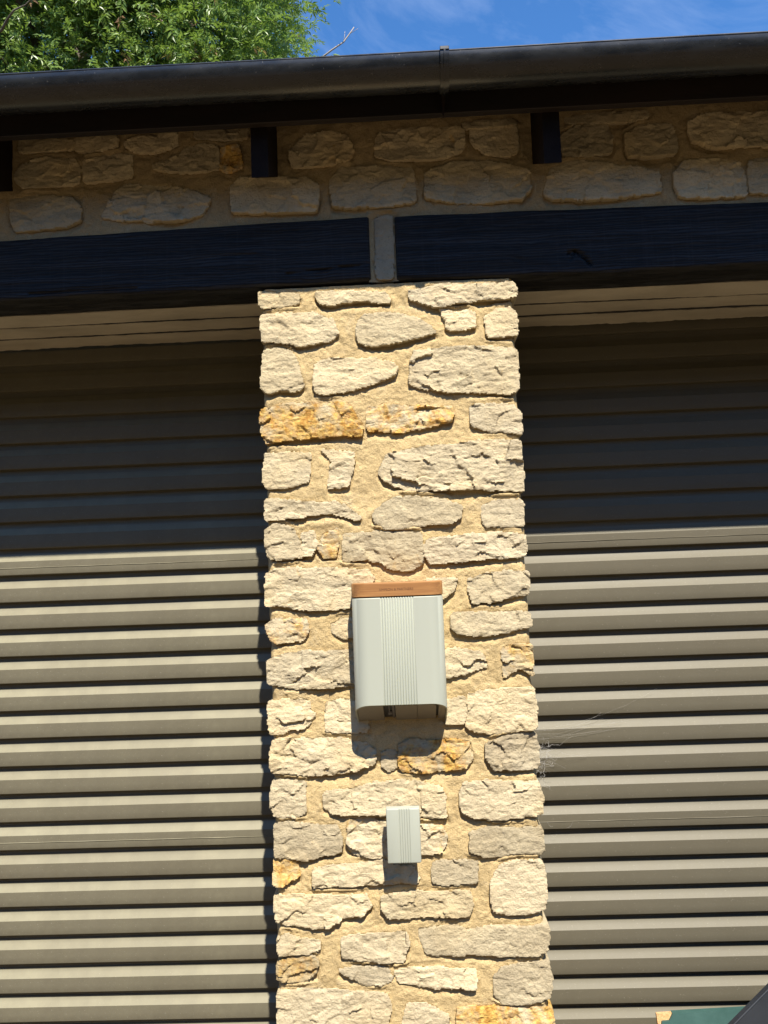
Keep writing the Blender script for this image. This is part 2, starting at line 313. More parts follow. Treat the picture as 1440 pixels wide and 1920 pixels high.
# ------------------------------------------------------------------ stone data: (edge, grey, rust, roughness, proud mm, outline x z in metres)
PILLAR_STONES = [
 ('L',0.2,0.05,0.6,8,[(-0.382,2.327),(-0.348,2.328),(-0.304,2.323),(-0.271,2.318),(-0.269,2.293),(-0.294,2.288),(-0.338,2.285),(-0.366,2.282),(-0.380,2.293)]),
 ('',0.1,0.05,0.6,12,[(-0.224,2.319),(-0.166,2.320),(-0.094,2.316),(-0.028,2.310),(-0.018,2.284),(-0.051,2.283),(-0.095,2.294),(-0.139,2.290),(-0.184,2.280),(-0.214,2.290)]),
 ('R',0.7,0,0.9,14,[(0.032,2.310),(0.077,2.319),(0.126,2.328),(0.203,2.321),(0.257,2.321),(0.312,2.323),(0.324,2.312),(0.324,2.282),(0.283,2.278),(0.245,2.280),(0.190,2.273),(0.146,2.270),(0.107,2.261),(0.080,2.274),(0.037,2.290)]),
 ('L',0.3,0.02,0.6,12,[(-0.375,2.261),(-0.322,2.266),(-0.223,2.263),(-0.196,2.244),(-0.179,2.246),(-0.164,2.198),(-0.187,2.184),(-0.236,2.177),(-0.275,2.172),(-0.324,2.186),(-0.374,2.188)]),
 ('',0.15,0.02,0.4,14,[(-0.108,2.237),(-0.085,2.253),(-0.019,2.253),(0.030,2.242),(0.062,2.230),(0.102,2.194),(0.066,2.185),(0.011,2.173),(-0.045,2.165),(-0.083,2.164),(-0.110,2.176),(-0.117,2.199)]),
 ('',0.2,0.02,0.5,10,[(0.113,2.264),(0.145,2.248),(0.194,2.249),(0.210,2.242),(0.208,2.206),(0.186,2.199),(0.143,2.197),(0.129,2.204),(0.128,2.232)]),
 ('R',0.2,0.02,0.5,9,[(0.237,2.233),(0.270,2.251),(0.309,2.254),(0.323,2.234),(0.322,2.178),(0.294,2.174),(0.245,2.174),(0.238,2.199)]),
 ('L',0.25,0,0.5,10,[(-0.372,2.160),(-0.336,2.172),(-0.297,2.159),(-0.282,2.133),(-0.272,2.100),(-0.264,2.060),(-0.289,2.047),(-0.328,2.052),(-0.361,2.042),(-0.380,2.060)]),
 ('',0.2,0.02,0.5,12,[(-0.231,2.120),(-0.188,2.136),(-0.133,2.130),(-0.079,2.130),(-0.024,2.116),(-0.006,2.104),(-0.012,2.080),(-0.048,2.067),(-0.092,2.053),(-0.147,2.041),(-0.202,2.035),(-0.234,2.042),(-0.236,2.081)]),
 ('R',0.4,0.1,0.8,10,[(0.030,2.119),(0.042,2.144),(0.108,2.149),(0.184,2.150),(0.249,2.146),(0.314,2.140),(0.323,2.123),(0.316,2.024),(0.286,2.014),(0.232,2.022),(0.168,2.025),(0.098,2.033),(0.044,2.044),(0.025,2.053)]),
 ('L',0.2,1,1,10,[(-0.381,1.999),(-0.334,2.013),(-0.268,2.013),(-0.192,2.012),(-0.143,2.005),(-0.128,1.977),(-0.107,1.943),(-0.108,1.916),(-0.173,1.921),(-0.249,1.919),(-0.326,1.914),(-0.370,1.907),(-0.380,1.938),(-0.385,1.971)]),
 ('',0.3,0.9,1,8,[(-0.092,1.995),(-0.040,1.998),(0.025,1.992),(0.090,1.990),(0.133,1.985),(0.141,1.971),(0.132,1.949),(0.088,1.937),(0.050,1.931),(-0.010,1.922),(-0.064,1.930),(-0.091,1.926),(-0.096,1.959)]),
 ('R',0.75,0,0.6,7,[(0.188,1.988),(0.242,1.991),(0.301,1.986),(0.321,1.958),(0.319,1.903),(0.281,1.913),(0.238,1.916),(0.190,1.930),(0.184,1.964)]),
 ('L',0.4,0.1,0.5,7,[(-0.376,1.876),(-0.332,1.882),(-0.278,1.877),(-0.251,1.873),(-0.252,1.838),(-0.261,1.797),(-0.302,1.788),(-0.340,1.784),(-0.373,1.785),(-0.382,1.816)]),
 ('',0.4,0.05,0.8,6,[(-0.223,1.886),(-0.180,1.878),(-0.136,1.874),(-0.132,1.844),(-0.144,1.811),(-0.150,1.782),(-0.205,1.778),(-0.201,1.819),(-0.192,1.852)]),
 ('R',0.7,0.1,1.15,12,[(-0.068,1.814),(-0.045,1.862),(0.010,1.873),(0.075,1.881),(0.129,1.882),(0.183,1.888),(0.259,1.893),(0.315,1.882),(0.315,1.842),(0.319,1.798),(0.316,1.752),(0.252,1.756),(0.177,1.761),(0.129,1.761),(0.070,1.762),(0.006,1.766),(-0.026,1.779),(-0.053,1.794)]),
 ('L',0.6,0.1,0.9,8,[(-0.376,1.755),(-0.309,1.750),(-0.244,1.739),(-0.184,1.740),(-0.158,1.725),(-0.121,1.697),(-0.124,1.687),(-0.159,1.698),(-0.201,1.713),(-0.256,1.707),(-0.299,1.701),(-0.337,1.700),(-0.378,1.698)]),
 ('',0.35,0.1,0.5,12,[(-0.091,1.701),(-0.060,1.729),(-0.027,1.744),(0.016,1.748),(0.053,1.741),(0.101,1.737),(0.149,1.716),(0.150,1.689),(0.120,1.671),(0.066,1.671),(0.034,1.669),(-0.009,1.664),(-0.052,1.662),(-0.081,1.679)]),
 ('R',0.6,0.02,0.4,6,[(0.208,1.716),(0.246,1.730),(0.310,1.728),(0.315,1.717),(0.312,1.658),(0.258,1.658),(0.210,1.660),(0.203,1.684)]),
 ('L',0.5,0.1,0.8,8,[(-0.381,1.669),(-0.354,1.689),(-0.305,1.674),(-0.290,1.644),(-0.283,1.617),(-0.280,1.595),(-0.318,1.591),(-0.367,1.593),(-0.377,1.620)]),
 ('',0.6,0.1,0.8,4,[(-0.281,1.660),(-0.251,1.664),(-0.239,1.631),(-0.256,1.599),(-0.279,1.600)]),
 ('',0.5,0.8,0.9,5,[(-0.222,1.657),(-0.187,1.667),(-0.183,1.624),(-0.194,1.592),(-0.221,1.593),(-0.237,1.615)]),
 ('',0.45,0.35,0.8,10,[(-0.171,1.650),(-0.128,1.656),(-0.068,1.654),(-0.009,1.655),(0.038,1.645),(0.042,1.604),(0.041,1.570),(0.008,1.550),(-0.040,1.554),(-0.077,1.576),(-0.119,1.584),(-0.170,1.580)]),
 ('R',0.95,0.02,0.9,10,[(0.044,1.612),(0.065,1.633),(0.097,1.632),(0.151,1.638),(0.215,1.641),(0.279,1.641),(0.315,1.632),(0.318,1.594),(0.313,1.576),(0.254,1.575),(0.180,1.573),(0.115,1.567),(0.062,1.566),(0.048,1.588)]),
 ('L',0.5,0.25,0.8,9,[(-0.381,1.550),(-0.351,1.568),(-0.281,1.566),(-0.206,1.563),(-0.152,1.558),(-0.110,1.554),(-0.089,1.535),(-0.101,1.503),(-0.133,1.488),(-0.156,1.457),(-0.220,1.454),(-0.295,1.457),(-0.343,1.469),(-0.383,1.470)]),
 ('',0.4,0.05,0.5,7,[(0.050,1.527),(0.130,1.524),(0.123,1.495),(0.090,1.470),(0.047,1.471)]),
 ('R',0.7,0.02,0.7,9,[(0.158,1.518),(0.210,1.534),(0.268,1.540),(0.318,1.533),(0.320,1.520),(0.316,1.478),(0.270,1.469),(0.217,1.460),(0.166,1.456),(0.160,1.488)]),
 ('R',0.4,0.05,0.5,11,[(0.107,1.422),(0.124,1.434),(0.203,1.431),(0.282,1.430),(0.319,1.425),(0.322,1.393),(0.280,1.384),(0.227,1.375),(0.174,1.371),(0.127,1.379),(0.109,1.395)]),
 ('L',0.4,0.6,1,7,[(-0.384,1.417),(-0.357,1.435),(-0.303,1.432),(-0.276,1.430),(-0.269,1.398),(-0.283,1.377),(-0.331,1.373),(-0.353,1.369),(-0.371,1.380)]),
 ('',0.3,0.3,0.6,8,[(-0.210,1.414),(-0.180,1.429),(-0.143,1.425),(-0.111,1.413),(-0.112,1.382),(-0.176,1.377),(-0.208,1.393)]),
 ('L',0.6,0.1,0.9,9,[(-0.382,1.322),(-0.338,1.339),(-0.279,1.345),(-0.225,1.342),(-0.177,1.344),(-0.124,1.335),(-0.115,1.303),(-0.127,1.256),(-0.175,1.252),(-0.234,1.249),(-0.297,1.250),(-0.345,1.258),(-0.382,1.264)]),
 ('',0.35,0.2,0.6,10,[(0.061,1.334),(0.120,1.340),(0.172,1.330),(0.193,1.319),(0.199,1.293),(0.159,1.278),(0.111,1.267),(0.074,1.265),(0.054,1.287)]),
 ('R',0.6,0.55,1,8,[(0.241,1.333),(0.273,1.345),(0.318,1.343),(0.317,1.265),(0.281,1.287),(0.259,1.270),(0.242,1.257),(0.238,1.291)]),
 ('L',0.55,0.05,0.8,8,[(-0.381,1.212),(-0.341,1.221),(-0.282,1.219),(-0.272,1.209),(-0.275,1.188),(-0.257,1.182),(-0.268,1.162),(-0.290,1.144),(-0.327,1.145),(-0.348,1.133),(-0.380,1.134),(-0.383,1.176)]),
 ('',0.4,0.1,0.6,7,[(-0.229,1.207),(-0.192,1.216),(-0.150,1.210),(-0.118,1.199),(-0.121,1.131),(-0.174,1.133),(-0.234,1.136),(-0.231,1.166)]),
 ('R',0.45,0.1,0.6,12,[(0.146,1.221),(0.220,1.229),(0.273,1.233),(0.317,1.230),(0.322,1.185),(0.320,1.128),(0.257,1.122),(0.189,1.119),(0.147,1.128),(0.135,1.142),(0.148,1.180),(0.143,1.201)]),
 ('',0.6,0.02,0.6,8,[(0.082,1.203),(0.135,1.214),(0.143,1.180),(0.130,1.147),(0.085,1.146)]),
 ('L',0.7,0.12,0.9,10,[(-0.376,1.113),(-0.338,1.120),(-0.259,1.115),(-0.185,1.115),(-0.122,1.100),(-0.102,1.079),(-0.108,1.048),(-0.156,1.037),(-0.209,1.026),(-0.272,1.027),(-0.346,1.032),(-0.379,1.036),(-0.379,1.077)]),
 ('',0.5,0.1,0.6,5,[(-0.088,1.079),(-0.054,1.083),(-0.045,1.062),(-0.051,1.036),(-0.072,1.027),(-0.087,1.043)]),
 ('',0.5,0.85,1.1,8,[(-0.037,1.098),(-0.006,1.107),(0.057,1.100),(0.109,1.104),(0.146,1.092),(0.152,1.061),(0.138,1.036),(0.085,1.027),(0.022,1.024),(-0.035,1.028),(-0.044,1.046)]),
 ('R',0.8,0.05,1.2,9,[(0.184,1.086),(0.225,1.105),(0.267,1.114),(0.316,1.110),(0.323,1.072),(0.320,1.028),(0.257,1.025),(0.205,1.026),(0.186,1.055)]),
 ('L',0.35,0.1,0.8,7,[(-0.378,1.009),(-0.334,1.013),(-0.289,1.004),(-0.293,0.966),(-0.292,0.928),(-0.320,0.918),(-0.370,0.922),(-0.383,0.947)]),
 ('',0.45,0.08,0.9,12,[(-0.240,0.978),(-0.212,0.983),(-0.162,0.984),(-0.106,1.001),(-0.040,1.003),(0.015,0.998),(0.064,0.983),(0.075,0.961),(0.070,0.929),(0.078,0.910),(0.023,0.912),(-0.032,0.917),(-0.098,0.922),(-0.164,0.922),(-0.220,0.925),(-0.244,0.943)]),
 ('R',0.45,0.1,0.8,12,[(0.113,0.960),(0.123,0.992),(0.164,0.996),(0.230,0.992),(0.301,0.990),(0.317,0.989),(0.327,0.954),(0.321,0.909),(0.269,0.905),(0.209,0.899),(0.149,0.906),(0.114,0.923)]),
 ('L',0.55,0.08,0.6,9,[(-0.373,0.898),(-0.342,0.905),(-0.276,0.896),(-0.210,0.891),(-0.197,0.861),(-0.203,0.824),(-0.250,0.820),(-0.300,0.810),(-0.333,0.817),(-0.375,0.820)]),
 ('',0.55,0.5,1,6,[(-0.181,0.904),(-0.131,0.910),(-0.066,0.890),(0.011,0.888),(0.066,0.884),(0.075,0.854),(0.063,0.822),(0.019,0.816),(-0.047,0.815),(-0.113,0.811),(-0.162,0.820),(-0.184,0.839)]),
 ('R',0.5,0.06,0.5,10,[(0.136,0.868),(0.186,0.878),(0.251,0.873),(0.320,0.874),(0.324,0.848),(0.322,0.810),(0.265,0.815),(0.210,0.808),(0.166,0.809),(0.134,0.821)]),
 ('L',0.4,0.85,0.8,7,[(-0.378,0.810),(-0.350,0.814),(-0.317,0.805),(-0.315,0.768),(-0.358,0.745),(-0.380,0.748)]),
 ('',0.4,0.08,0.8,12,[(-0.276,0.783),(-0.235,0.793),(-0.169,0.794),(-0.102,0.805),(-0.059,0.788),(-0.015,0.785),(-0.002,0.760),(-0.006,0.745),(-0.082,0.746),(-0.148,0.745),(-0.225,0.742),(-0.275,0.743)]),
 ('',0.55,0.03,0.5,10,[(0.035,0.791),(0.057,0.797),(0.117,0.796),(0.152,0.794),(0.147,0.743),(0.103,0.742),(0.060,0.739),(0.033,0.749)]),
 ('R',0.5,0.05,0.35,11,[(0.182,0.740),(0.209,0.782),(0.242,0.791),(0.313,0.792),(0.323,0.773),(0.325,0.721),(0.320,0.673),(0.268,0.662),(0.214,0.663),(0.185,0.671),(0.184,0.708)]),
 ('L',0.45,0.05,0.8,10,[(-0.380,0.717),(-0.325,0.721),(-0.259,0.716),(-0.193,0.717),(-0.138,0.716),(-0.128,0.689),(-0.151,0.669),(-0.195,0.665),(-0.234,0.642),(-0.283,0.640),(-0.344,0.647),(-0.376,0.658)]),
 ('',0.4,0.1,0.8,12,[(-0.103,0.710),(-0.061,0.719),(-0.007,0.723),(0.053,0.717),(0.130,0.720),(0.134,0.688),(0.124,0.660),(0.067,0.661),(0.002,0.663),(-0.042,0.658),(-0.085,0.662),(-0.101,0.683)]),
 ('R',0.4,0.06,0.4,10,[(-0.008,0.629),(0.050,0.633),(0.088,0.634),(0.120,0.623),(0.175,0.632),(0.250,0.628),(0.323,0.629),(0.325,0.600),(0.317,0.569),(0.290,0.559),(0.214,0.560),(0.139,0.563),(0.063,0.565),(0.014,0.565),(-0.001,0.592)]),
 ('L',0.6,0.1,0.9,6,[(-0.375,0.611),(-0.350,0.621),(-0.317,0.612),(-0.263,0.603),(-0.263,0.587),(-0.291,0.578),(-0.329,0.573),(-0.370,0.576)]),
 ('L',0.45,0.55,0.9,6,[(-0.374,0.555),(-0.329,0.565),(-0.291,0.568),(-0.269,0.556),(-0.276,0.530),(-0.298,0.509),(-0.342,0.505),(-0.375,0.511)]),
 ('',0.55,0.04,0.7,11,[(-0.205,0.612),(-0.142,0.619),(-0.098,0.620),(-0.038,0.620),(-0.034,0.593),(-0.051,0.551),(-0.111,0.552),(-0.166,0.559),(-0.206,0.566)]),
 ('',0.6,0.02,0.6,7,[(-0.216,0.529),(-0.188,0.536),(-0.112,0.537),(-0.090,0.531),(-0.080,0.505),(-0.108,0.495),(-0.157,0.496),(-0.183,0.512)]),
 ('',0.4,0.1,0.8,9,[(-0.074,0.526),(-0.036,0.530),(0.045,0.531),(0.083,0.525),(0.132,0.526),(0.134,0.480),(0.092,0.486),(0.033,0.484),(-0.016,0.493),(-0.064,0.499)]),
 ('R',0.4,0.1,0.5,9,[(0.179,0.505),(0.208,0.532),(0.262,0.537),(0.321,0.538),(0.327,0.501),(0.319,0.455),(0.268,0.443),(0.203,0.442),(0.180,0.463)]),
 ('L',0.75,0.05,0.7,8,[(-0.376,0.480),(-0.310,0.486),(-0.239,0.482),(-0.174,0.476),(-0.098,0.469),(-0.083,0.437),(-0.095,0.407),(-0.101,0.376),(-0.242,0.373),(-0.378,0.381)]),
 ('',0.55,0.05,0.7,8,[(-0.057,0.401),(-0.045,0.442),(-0.007,0.446),(0.030,0.430),(0.062,0.414),(0.050,0.373),(-0.064,0.375)]),
 ('R',0.3,0.95,1,9,[(0.082,0.429),(0.122,0.433),(0.219,0.431),(0.323,0.422),(0.327,0.393),(0.327,0.352),(0.204,0.349),(0.081,0.357)]),
]
WALL_STONES = [
 ('',0.3,0.05,0.7,8,[(-1.073,2.627),(-1.016,2.635),(-0.955,2.628),(-0.902,2.622),(-0.880,2.593),(-0.880,2.562),(-0.918,2.549),(-0.994,2.541),(-1.058,2.541),(-1.073,2.584)]),
 ('',0.4,0.1,0.6,6,[(-1.050,2.802),(-0.955,2.800),(-0.897,2.789),(-0.903,2.774),(-0.970,2.770),(-1.047,2.770)]),
 ('',0.4,0.1,0.6,6,[(-0.891,2.797),(-0.825,2.799),(-0.772,2.794),(-0.776,2.771),(-0.833,2.762),(-0.888,2.769)]),
 ('',0.4,0.1,0.6,6,[(-0.749,2.777),(-0.711,2.791),(-0.605,2.797),(-0.605,2.762),(-0.666,2.749),(-0.726,2.757)]),
 ('',0.4,0.1,0.6,6,[(-0.551,2.798),(-0.461,2.797),(-0.400,2.798),(-0.401,2.778),(-0.461,2.774),(-0.544,2.784)]),
 ('',0.4,0.15,0.8,8,[(-1.051,2.723),(-0.986,2.743),(-0.894,2.734),(-0.879,2.706),(-0.887,2.671),(-0.955,2.667),(-1.039,2.668),(-1.058,2.688)]),
 ('',0.4,0.1,0.6,8,[(-0.864,2.729),(-0.803,2.741),(-0.734,2.739),(-0.735,2.683),(-0.803,2.675),(-0.860,2.672)]),
 ('',0.4,0.2,1,8,[(-0.667,2.703),(-0.590,2.730),(-0.575,2.752),(-0.530,2.758),(-0.486,2.748),(-0.487,2.693),(-0.531,2.684),(-0.621,2.692)]),
 ('',0.4,0.9,1,7,[(-0.479,2.739),(-0.432,2.752),(-0.421,2.697),(-0.456,2.680),(-0.478,2.689)]),
 ('',0.75,0.1,1,8,[(-0.812,2.571),(-0.773,2.631),(-0.743,2.652),(-0.652,2.644),(-0.562,2.627),(-0.517,2.602),(-0.533,2.564),(-0.593,2.548),(-0.684,2.550),(-0.766,2.557)]),
 ('',0.6,0.1,0.7,9,[(-0.449,2.629),(-0.426,2.655),(-0.336,2.650),(-0.239,2.645),(-0.210,2.624),(-0.216,2.559),(-0.294,2.559),(-0.383,2.560),(-0.443,2.563)]),
 ('',0.4,0.15,0.9,9,[(-0.282,2.729),(-0.243,2.766),(-0.161,2.773),(-0.124,2.759),(-0.110,2.719),(-0.126,2.693),(-0.201,2.686),(-0.275,2.686)]),
 ('',0.55,0.05,0.6,9,[(-0.169,2.638),(-0.141,2.670),(-0.052,2.668),(0.051,2.657),(0.060,2.610),(0.055,2.567),(-0.012,2.559),(-0.115,2.561),(-0.164,2.568)]),
 ('',0.5,0.1,0.8,9,[(0.095,2.639),(0.125,2.653),(0.170,2.667),(0.252,2.668),(0.310,2.654),(0.375,2.636),(0.376,2.586),(0.349,2.561),(0.268,2.555),(0.180,2.556),(0.122,2.572),(0.093,2.578)]),
 ('',0.5,0.08,0.6,9,[(0.419,2.568),(0.438,2.636),(0.494,2.656),(0.566,2.646),(0.675,2.627),(0.728,2.609),(0.727,2.560),(0.634,2.553),(0.532,2.553),(0.444,2.558)]),
 ('',0.5,0.08,0.6,8,[(0.775,2.603),(0.806,2.639),(0.894,2.642),(0.951,2.628),(0.962,2.586),(0.959,2.540),(0.850,2.538),(0.786,2.542),(0.777,2.573)]),
 ('',0.4,0.05,0.5,8,[(0.980,2.630),(1.031,2.635),(1.088,2.628),(1.089,2.549),(1.024,2.541),(0.974,2.547)]),
 ('',0.4,0.2,1.1,9,[(-0.034,2.762),(0.026,2.774),(0.115,2.771),(0.197,2.765),(0.198,2.711),(0.156,2.690),(0.082,2.690),(0.001,2.690),(-0.043,2.708)]),
 ('',0.4,0.1,0.6,6,[(0.226,2.763),(0.278,2.770),(0.345,2.764),(0.349,2.702),(0.319,2.685),(0.260,2.696),(0.225,2.732)]),
 ('',0.45,0.2,0.9,8,[(0.476,2.734),(0.514,2.755),(0.595,2.757),(0.607,2.719),(0.598,2.681),(0.539,2.673),(0.477,2.680)]),
 ('',0.45,0.25,0.9,8,[(0.648,2.725),(0.689,2.747),(0.770,2.747),(0.782,2.710),(0.776,2.668),(0.699,2.664),(0.652,2.671)]),
 ('',0.45,0.15,0.9,9,[(0.821,2.746),(0.866,2.770),(0.961,2.770),(1.047,2.764),(1.127,2.756),(1.136,2.698),(1.077,2.671),(0.969,2.680),(0.889,2.681),(0.832,2.703)]),
 ('',0.4,0.1,0.6,5,[(0.486,2.784),(0.575,2.789),(0.707,2.788),(0.706,2.775),(0.632,2.768),(0.500,2.771)]),
 ('',0.4,0.1,0.6,5,[(0.205,2.781),(0.338,2.786),(0.349,2.776),(0.227,2.771),(0.205,2.774)]),
 ('',0.9,0.02,0.4,2,[(-0.047,2.525),(-0.010,2.528),(-0.008,2.446),(-0.013,2.355),(-0.049,2.354),(-0.050,2.433)]),
]

# ------------------------------------------------------------------ rubble masonry
def resample(poly, step, seed, amp):
    p = np.array(poly, float)
    q = np.empty((len(p)*2, 2)); nx = np.roll(p, -1, 0)               # small corner cuts only
    L = np.hypot(*(nx-p).T)[:, None]+1e-9; c = np.minimum(.2, .003/L)
    q[0::2] = p*(1-c)+nx*c; q[1::2] = p*c+nx*(1-c)
    out = []
    for a, b in zip(q, np.roll(q, -1, 0)):
        n = max(1, int(np.hypot(*(b-a))/step))
        for k in range(n): out.append(a+(b-a)*k/n)
    o = np.array(out)
    o[:, 0] += amp*fbm(o[:, 0]*85, o[:, 1]*85, seed, 3, .7); o[:, 1] += amp*fbm(o[:, 0]*85+31, o[:, 1]*85, seed+5, 3, .7)
    return o
def sdf(poly, U, V):
    a = poly; b = np.roll(poly, -1, 0); d2 = np.full(U.shape, 1e9); ins = np.zeros(U.shape, bool)
    for (ax, ay), (bx, by) in zip(a, b):
        ex, ey = bx-ax, by-ay; l2 = ex*ex+ey*ey+1e-12
        t_ = np.clip(((U-ax)*ex+(V-ay)*ey)/l2, 0, 1)
        d2 = np.minimum(d2, (U-ax-t_*ex)**2+(V-ay-t_*ey)**2)
        if ay != by:
            c = ((ay > V) != (by > V)) & (U < ax+(V-ay)*ex/(by-ay)); ins ^= c
    d = np.sqrt(d2); return np.where(ins, d, -d)
def front(u, v, h): return np.stack([u, -h, v], -1)                    # wall facing -Y at Y = 0
def left_side(x0):  return lambda u, v, h: np.stack([x0-h, u, v], -1)  # faces -X, u runs along Y
def right_side(x0): return lambda u, v, h: np.stack([x0+h, u, v], -1)
def build_stone(parent, spec, seed, res=.003, frame=front, flip=False, qdepth=.2, grow=.0042):
    side, tint, rust, rough, proud, poly = spec
    r_ = random.Random(seed*13+5)
    P = resample(poly, .0055, seed, .0042)
    u0, v0 = P.min(0)-2*res-grow; u1, v1 = P.max(0)+2*res+grow
    us = np.arange(u0, u1+res, res); vs = np.arange(v0, v1+res, res)
    U, V = np.meshgrid(us, vs, indexing='ij'); D = sdf(P, U, V)+grow
    gu, gv = np.gradient(D, res); g = np.sqrt(gu*gu+gv*gv)+1e-6; gu /= g; gv /= g
    cu, cv = (u0+u1)/2, (v0+v1)/2; hu, hv = (u1-u0)/2, (v1-v0)/2
    # pitched face: facets with little ledges, bedding relief, fine tooling
    K = max(5, int((u1-u0)*(v1-v0)/.0012)); best = np.full(U.shape, 1e9); fac = np.zeros(U.shape)
    wu = .012*fbm(U*40, V*40, seed+3, 3); wv = .012*fbm(U*40+9, V*40, seed+4, 3)
    for k in range(min(K, 26)):
        pu, pv = r_.uniform(u0, u1), r_.uniform(v0, v1); su, sv = r_.gauss(0, .10), r_.gauss(0, .16); of = r_.gauss(0, .0018)
        dd = (U+wu-pu)**2+2.2*(V+wv-pv)**2; m = dd < best
        best = np.where(m, dd, best); fac = np.where(m, of+(U-pu)*su*.6+(V-pv)*sv*.6, fac)
    h = proud*.00068 + .0034*(cv-V)/hv + r_.uniform(-.003, .003)*(U-cu)/hu
    h = h + rough*(np.clip(fac, -.006, .006)*1.1 + .0042*fbm(U*20, V*24, seed+11, 3) + .0016*(.5-np.abs(fbm(U*46, V*74, seed+21, 4, .6)))*1.6)
    h = h + rough*.0016*(.5-np.abs(fbm(U*18, V*120, seed+41, 3, .6)))*2
    h = h + (.5+.5*rough)*.0015*fbm(U*150, V*190, seed+31, 3, .65)
    er = .0036+.0035*(1-min(rough, 1)); q = np.clip(D/er, 0, 1)
    h = h - er*.62*(1-np.sqrt(np.clip(1-(1-q)**2, 0, 1)))
    near = (D < .5*res)
    PU = np.where(near, U-D*gu, U); PV = np.where(near, V-D*gv, V)
    back = np.full(U.shape, -.035)
    if side == 'L': back = np.where(PU < u0+2*res+.02, -qdepth, back)
    if side == 'R': back = np.where(PU > u1-2*res-.02, -qdepth, back)
    h = np.where(D < 0, back, h)
    keep = D > -1.45*res; nu, nv = U.shape
    F = grid_faces(nu, nv, flip); kf = keep.ravel()[F].all(1) & (D.ravel()[F] > 0).any(1); F = F[kf]
    used = np.unique(F); mp_ = -np.ones(nu*nv, int); mp_[used] = np.arange(len(used))
    co = frame(PU, PV, h).reshape(-1, 3)[used]
    o = mk('stone', co, mp_[F], M_STONE, parent, True, 55)
    o['tint'] = float(tint); o['rust'] = float(rust); o['shade'] = r_.random(); o['val'] = r_.gauss(1, .13)+(.22 if v0 > 2.4 else 0)  # val lightens the stones above the lintels to offset the eaves shade
    return P, proud*.00068, grow
def mortar_height(SH, U, V, res, seed):
    S, HN = SH
    k = max(1, int(round(.013/res)))
    up = np.full(S.shape, -1.); up[:, :-k] = S[:, k:]; dn = np.full(S.shape, -1.); dn[:, k:] = S[:, :-k]
    h = .0012 + .0045*fbm(U*9, V*12, seed, 3) + .0030*fbm(U*45, V*50, seed+7, 4, .6) + .0016*fbm(U*170, V*170, seed+9, 2)
    h -= .004*np.exp(-(S/.0028)**2)*sstep(.05, .5, fbm(U*14, V*14, seed+13, 2))
    under = sstep(-.008, .006, up)*(1-sstep(-.004, .004, dn))
    rise = sstep(-.022, .0, S)*(1-under)*sstep(-.75, .15, fbm(U*10, V*10, seed+23, 3))
    h = h*(1-rise)+(HN-.0026+.0022*fbm(U*45, V*50, seed+7, 4, .6)+.0012*fbm(U*170, V*170, seed+9, 2))*rise
    h -= (.0048+.0075*fbm(U*7, V*9, seed+19, 2))*under
    h -= .018*sstep(.003, .007, S); return h
def stone_field(polys, us, vs):
    S = np.full((len(us), len(vs)), -1.); HN = np.zeros(S.shape)
    for P, pr__, gw in polys:
        a = np.searchsorted(us, P[:, 0].min()-.03); b = np.searchsorted(us, P[:, 0].max()+.03)
        c = np.searchsorted(vs, P[:, 1].min()-.03); d = np.searchsorted(vs, P[:, 1].max()+.03)
        if b-a < 1 or d-c < 1: continue
        U, V = np.meshgrid(us[a:b], vs[c:d], indexing='ij'); D = sdf(P, U, V)+gw; m = D > S[a:b, c:d]
        cv, hv = (P[:, 1].min()+P[:, 1].max())/2, (P[:, 1].max()-P[:, 1].min())/2
        HN[a:b, c:d] = np.where(m, pr__+.0034*np.clip((cv-V)/hv, -1, 1), HN[a:b, c:d]); S[a:b, c:d] = np.maximum(S[a:b, c:d], D)
    return S, HN
def coursed(u0, u1, v0, v1, seed, hmin=.07, hmax=.12, wmin=.11, wmax=.26, gap=.022, edge=''):
    r_ = random.Random(seed); out = []; v = v0
    while v < v1-.03:
        h = min(r_.uniform(hmin, hmax), v1-v)
        if v1-v-h < .04: h = v1-v
        u = u0
        while u < u1-.03:
            w_ = min(r_.uniform(wmin, wmax), u1-u)
            if u1-u-w_ < .07: w_ = u1-u
            a, b, c, d = u+gap/2, u+w_-gap/2, v+gap/2+r_.uniform(-.004, .006), v+h-gap/2+r_.uniform(-.006, .004)
            sd_ = ''
            if u <= u0 and 'L' in edge: a = u0; sd_ = 'L'
            if u+w_ >= u1-1e-6 and 'R' in edge: b = u1; sd_ = sd_ or 'R'
            j = lambda: r_.uniform(-.007, .007)
            p = [(a, c+.01), (a+.02, c), ((a+b)/2+j(), c+j()), (b-.02, c), (b, c+.012), (b+j()*.5*(sd_ != 'R'), (c+d)/2), (b, d-.012), (b-.02, d), ((a+b)/2+j(), d+j()*.6), (a+.015, d), (a, d-.01), (a+j()*.5*(sd_ != 'L'), (c+d)/2)]
            out.append((sd_, r_.uniform(.2, .7), max(0, r_.gauss(.05, .2)), r_.uniform(.5, 1), r_.uniform(6, 11), p)); u += w_
        v += h
    return out

